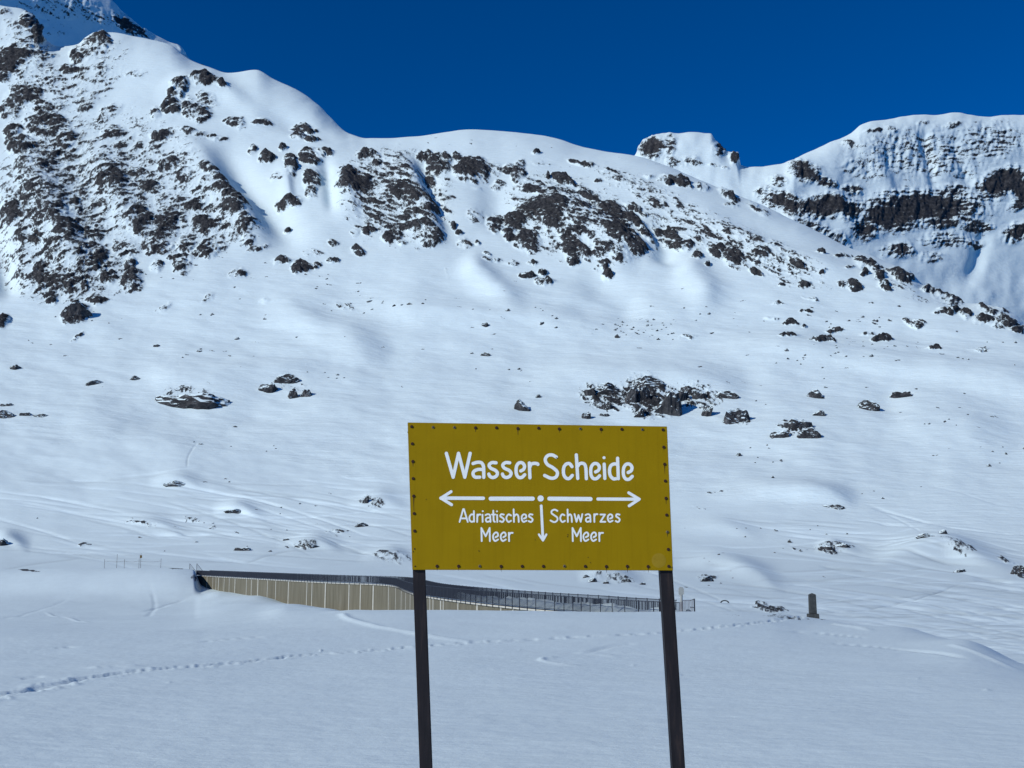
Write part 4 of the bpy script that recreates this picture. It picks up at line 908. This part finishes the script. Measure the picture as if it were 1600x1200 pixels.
def strip(s0, s1, step, prof):
    """sweep a closed profile [(offset to the camera side, z)] along the crest"""
    m_ = MB(); ss = np.linspace(s0, s1, max(2, int((s1 - s0) / step) + 1)); n = len(prof); vv = []; ff = []
    for s in ss:
        p, t, nn = cat(s)
        for o_, z in prof: q_ = p + nn * o_; vv.append((q_[0], q_[1], z))
    for i in range(len(ss) - 1):
        for j in range(n): ff.append((i * n + j, i * n + (j + 1) % n, (i + 1) * n + (j + 1) % n, (i + 1) * n + j))
    ff += [tuple(range(n)), tuple((len(ss) - 1) * n + i for i in range(n))[::-1]]
    m_.add(vv, ff); return m_
# pale joints at the photo columns where they stand; wall slabs between them
jx = [322, 331, 336, 340, 349, 357, 366, 384, 392, 402, 417, 430, 450, 479, 487, 508, 545, 563, 583, 607, 618, 627, 634, 641, 657, 672, 677, 689, 693, 716, 746, 783, 802, 827, 849, 874]
xcol = cw[:, 0] / cw[:, 1] * FPX / 0.981 + 800
js = sorted({round(float(np.interp(x, xcol, cl)), 2) for x in jx}); ends = [0.0] + js + [LEN]
for a, b in zip(ends[:-1], ends[1:]):
    if b - a < .3: continue
    dm(strip(a + .02, b - .02, 1.0, [(0, CZ - .14), (0, -13), (-3.0, -13), (-3.0, CZ - .14)]), 'wall_slab', M['concrete'])
for i, s in enumerate(js):
    w_ = .34 if i % 3 == 0 else .22
    dm(strip(s - w_ / 2, s + w_ / 2, .2, [(.05, CZ - .15), (.05, -13), (-.3, -13), (-.3, CZ - .15)]), 'joint_strip', M['joint'])
dm(strip(0, LEN, 1.0, [(.16, CZ - .137), (.16, CZ), (-3.1, CZ), (-3.1, CZ - .137)]), 'coping', M['joint'])
POST = None
def railing(off, below, mat, END):
    top_ = CZ + 1.2
    rl = dm(strip(0, END, .6, [(off + .025, top_ - .05), (off + .025, top_), (off - .025, top_), (off - .025, top_ - .05)]), 'railing', mat)
    dm(strip(0, END, .6, [(off + .02, CZ + .12), (off + .02, CZ + .17), (off - .02, CZ + .17), (off - .02, CZ + .12)]), 'bottom_rail', mat, rl)
    pm = MB(); pm.box((-.03, -.03, CZ - below - dam.location.z), (.03, .03, top_ + .03 - dam.location.z)); pme = mesh_of(pm, 'railing_post', mat)
    for s in np.arange(0.05, END, 1.5):
        p, t, n = cat(s); o = link('railing_post', pme, rl); q_ = p + n * off; o.location = (q_[0] - dam.location.x, q_[1] - dam.location.y, 0); o.rotation_euler = (0, 0, math.atan2(t[1], t[0]))
    pk = MB()
    for s in np.arange(0.1, END, .1):
        p, t, n = cat(s); q_ = p + n * off; pk.bar((q_[0], q_[1], CZ + .15), (q_[0], q_[1], top_ - .03), .026, .026)
    tag(dm(pk, 'pickets', mat, rl), kind='stuff')
    return rl
railing(.19, .22, M['steel'], LEN)['label'] = 'dark picket railing on the near edge of the dam'
railing(-2.9, 0.0, M['steel'], LEN - 3.2)['label'] = 'dark picket railing on the far edge of the dam'
# snow lying on the crest road between the railings
sg = np.linspace(.5, LEN - .5, 420); of = np.linspace(.05, -2.75, 12); G = np.empty((12, 420, 3))
for i, s in enumerate(sg):
    p, t, n = cat(s)
    hgt = .10 + .50 * sstep(.6, .9, s / LEN) + .18 * float(perlin(np.array([s * .31]), np.array([1.5]), 5)[0])
    for j, o_ in enumerate(of):
        q_ = p + n * o_; G[j, i] = (q_[0], q_[1], CZ + .02 + max(.02, hgt) * math.sin(math.pi * (j + .25) / 11.5) * (.8 + .6 * abs(float(perlin(np.array([s * .9]), np.array([j * .3]), 6)[0]))))
tag(sheet('crest_snow', G, M['snow']), 'snow drift lying on the dam crest between the railings', 'snow', kind='stuff')
# end screens of the railing at the left abutment
es = empty('end_screen', (0, 0, 0)); dam.location
for k, (x, s0) in enumerate(((296, -2.5), (307, 0.0))):
    p = pt(x, 894, 263 - 3 * k); m_ = MB(); h = 2.0
    t = empty('safety_screen', p); bpy.data.objects.remove(es) if k == 0 else None
    tag(t, ('triangular mesh safety screen at the left end of the dam, the outer one', 'triangular mesh safety screen at the left end of the dam, next to the railing')[k], 'screen')
    fr_ = MB(); fr_.bar((0, 0, -1.0), (0, 0, h), .08); fr_.bar((0, 0, h), (1.5, 0, .25), .06); fr_.bar((0, 0, .1), (1.6, 0, .1), .06); fr_.bar((1.55, 0, -.6), (1.55, 0, .3), .06); fr_.build('frame', M['steel'], t)
    wi = MB()
    for i in range(1, 13): x_ = i * .12; wi.bar((x_, 0, .1), (x_, 0, h - (h - .25) / 1.5 * x_), .02)
    tag(wi.build('wires', M['steel'], t), kind='stuff')

# ------------------------------------------------------------------ small things round the dam
M['stone'] = noise_mat('grey_monument_stone', [(0.3, (0.028, 0.032, 0.032)), (0.6, (0.06, 0.066, 0.064)), (0.8, (0.13, 0.135, 0.13))], 5.0, 7.0, rough=0.9, bump=.4)
M['offwhite'] = noise_mat('grey_white_plate', [(0.3, (0.27, 0.29, 0.27)), (0.7, (0.35, 0.37, 0.34))], 3.0, 4.0, rough=0.6)
M['black'] = noise_mat('black_box_paint', [(0.3, (0.01, 0.01, 0.012)), (0.7, (0.02, 0.02, 0.023))], 3.0, 3.0, rough=0.6)
M['wood'] = noise_mat('grey_wood_stake', [(0.3, (0.05, 0.045, 0.04)), (0.7, (0.10, 0.09, 0.08))], 3.0, 5.0, rough=0.85)
M['marker'] = noise_mat('dark_amber_marker', [(0.3, (0.10, 0.06, 0.01)), (0.7, (0.16, 0.10, 0.02))], 3.0, 3.0, rough=0.7)

p = on_field(1271, 967); m1 = p[1] / FPX
mon = empty('stone_monument', p); tag(mon, 'narrow grey stone pillar on a square pedestal at the edge of the snow field', 'monument')
def frustum(z0, z1, a0, b0, a1, b1):
    m_ = MB(); m_.add([(-a0, -b0, z0), (a0, -b0, z0), (a0, b0, z0), (-a0, b0, z0), (-a1, -b1, z1), (a1, -b1, z1), (a1, b1, z1), (-a1, b1, z1)], [(3, 2, 1, 0), (4, 5, 6, 7), (0, 1, 5, 4), (1, 2, 6, 5), (2, 3, 7, 6), (3, 0, 4, 7)]); return m_
u_ = m1
frustum(-12 * u_, 6 * u_, 8.4 * u_, 7.6 * u_, 7.8 * u_, 7.0 * u_).build('pedestal', M['stone'], mon, bevel=.5 * u_)
frustum(6 * u_ + .002, 33 * u_, 5.3 * u_, 4.6 * u_, 5.0 * u_, 4.3 * u_).build('shaft', M['stone'], mon, bevel=.5 * u_)
m_ = MB(); a_, b_ = 5.1 * u_, 4.4 * u_; zt = 33 * u_ + .002
m_.add([(-a_, -b_, zt), (a_, -b_, zt), (a_, b_, zt), (-a_, b_, zt), (-a_ * .9, -b_ * .9, zt + 2 * u_), (a_ * .9, -b_ * .9, zt + 2 * u_), (a_ * .9, b_ * .9, zt + 2 * u_), (-a_ * .9, b_ * .9, zt + 2 * u_), (0, 0, zt + 4.2 * u_)],
       [(3, 2, 1, 0), (0, 1, 5, 4), (1, 2, 6, 5), (2, 3, 7, 6), (3, 0, 4, 7), (4, 5, 8), (5, 6, 8), (6, 7, 8), (7, 4, 8)]); m_.build('cap', M['stone'], mon)

pp = pt(1065, 953, 73.5); q1 = 73.5 / FPX
pole = empty('round_marker', pp); tag(pole, 'pale upright post with a rounded plate on top, at the right end of the railing', 'marker post')
def cyl(r, z0, z1, n=12, ys=1.0):
    m_ = MB(); vv = [(r * math.cos(2 * math.pi * i / n), ys * r * math.sin(2 * math.pi * i / n), z) for z in (z0, z1) for i in range(n)]
    m_.add(vv, [tuple(range(n))[::-1], tuple(range(n, 2 * n))] + [(i, (i + 1) % n, n + (i + 1) % n, n + i) for i in range(n)]); return m_
cyl(2.1 * q1, -1.2, 23 * q1).build('pole', M['offwhite'], pole, smooth=False)
cyl(2.9 * q1, -1.0, 12 * q1).build('sleeve', M['galv'], pole)
m_ = MB(); ol = [(-2.2, 22), (-3.9, 24.5), (-3.9, 31.5), (-2.4, 34.5), (2.4, 34.5), (3.9, 31.5), (3.9, 24.5), (2.2, 22)]
m_.add([(x * q1, -.06, z * q1) for x, z in ol] + [(x * q1, .06, z * q1) for x, z in ol], [tuple(range(8))[::-1], tuple(range(8, 16))] + [(i, (i + 1) % 8, 8 + (i + 1) % 8, 8 + i) for i in range(8)])
m_.build('plate', M['offwhite'], pole)

pc = pt(1034, 951, 74.5); qc = 74.5 / FPX
bx_ = empty('control_box', pc); tag(bx_, 'small black box behind the railing beside the right sign post', 'box')
m_ = MB(); m_.box((-.17, -.12, -.4), (.17, .12, .42)); m_.build('housing', M['black'], bx_, bevel=.02)
m_ = MB(); m_.box((-.19, -.14, .422), (.19, .14, .46)); m_.build('lid', M['black'], bx_, bevel=.01)

gt = empty('picket_gate', pt(1076, 953, 73)); tag(gt, 'short pale picket gate right of the round marker post', 'gate')
gq = 73 / FPX
m_ = MB(); m_.bar((-9 * gq, 0, 14 * gq), (9 * gq, 0, 15 * gq), .045); m_.build('top_rail', M['galv'], gt)
for x in np.arange(-8.5, 9, 2.1): m_ = MB(); m_.bar((x * gq, 0, -.9), (x * gq, 0, 14 * gq), .035); m_.build('picket', M['galv'], gt)
m_ = MB(); m_.bar((9 * gq, 0, -.9), (9 * gq, 0, 17 * gq), .08); m_.build('end_post', M['steel'], gt)
m_ = MB(); m_.bar((9 * gq, 0, 16 * gq), (7 * gq, 1.2, 13 * gq), .05); m_.bar((9 * gq, .3, 3 * gq), (7 * gq, 1.2, 3 * gq), .05); m_.build('brace', M['steel'], gt)

ph, dh = on_main(1133, 942); hq = dh / FPX
hoop = MB(); prev = None
for i in range(13):
    t = math.pi * i / 12; c = (-6 * hq * math.cos(t), 0, 3.4 * hq * math.sin(t))
    if prev: hoop.bar(prev, c, 1.7 * hq)
    prev = c
o = hoop.build('buried_hoop', M['black']); o.location = ph + np.array([0, 0, .1]); tag(o, 'dark hoop sticking out of the snow between marker post and monument', 'hoop')

# rope fence on the bank at left
for k, (x, yb_) in enumerate(((163, 887), (194, 887), (217, 886), (251, 886))):
    D_ = 261; pf = pt(x, yb_, D_); h_ = 13 * D_ / FPX
    st = empty('fence_stake', pf); tag(st, ('leftmost stake of the rope fence on the bank', 'second stake from the left of the rope fence on the bank', 'third stake of the rope fence, under the amber marker', 'rightmost stake of the rope fence on the bank')[k], 'stake', 'stakes of the rope fence')
    m_ = MB(); m_.bar((0, 0, -1.2), (random.uniform(-.06, .06), 0, h_), .06); m_.build('stake', M['wood'], st)
rope = MB(); xs_ = [163, 194, 217, 251]
for a, b in zip(xs_[:-1], xs_[1:]):
    pa, pb = pt(a, 876.5, 261), pt(b, 876.5, 261)
    for i in range(6):
        f0, f1 = i / 6, (i + 1) / 6; g = lambda f: pa + (pb - pa) * f - np.array([0, 0, .22 * 4 * f * (1 - f)]); rope.bar(g(f0), g(f1), .045)
tag(rope.build('fence_rope', M['wood']), 'thin rope slung between the stakes on the left bank', 'rope')
D_ = 300; pm_ = pt(220, 874, D_); mk = empty('amber_marker', pm_); tag(mk, 'small dark amber marker on a thin rod behind the rope fence', 'marker')
m_ = MB(); m_.bar((0, 0, -3), (0, 0, 1.6), .07); m_.build('rod', M['wood'], mk); m_ = MB(); m_.box((-.28, -.1, .35), (.28, .1, 1.1)); m_.build('plate', M['marker'], mk, bevel=.05)
D_ = 300; pm_ = pt(183, 872, D_); mk = MB(); mk.bar((0, 0, -3), (0, 0, 1.1), .07); o = mk.build('thin_rod', M['wood']); o.location = pm_; tag(o, 'bare thin rod left of the amber marker', 'rod')
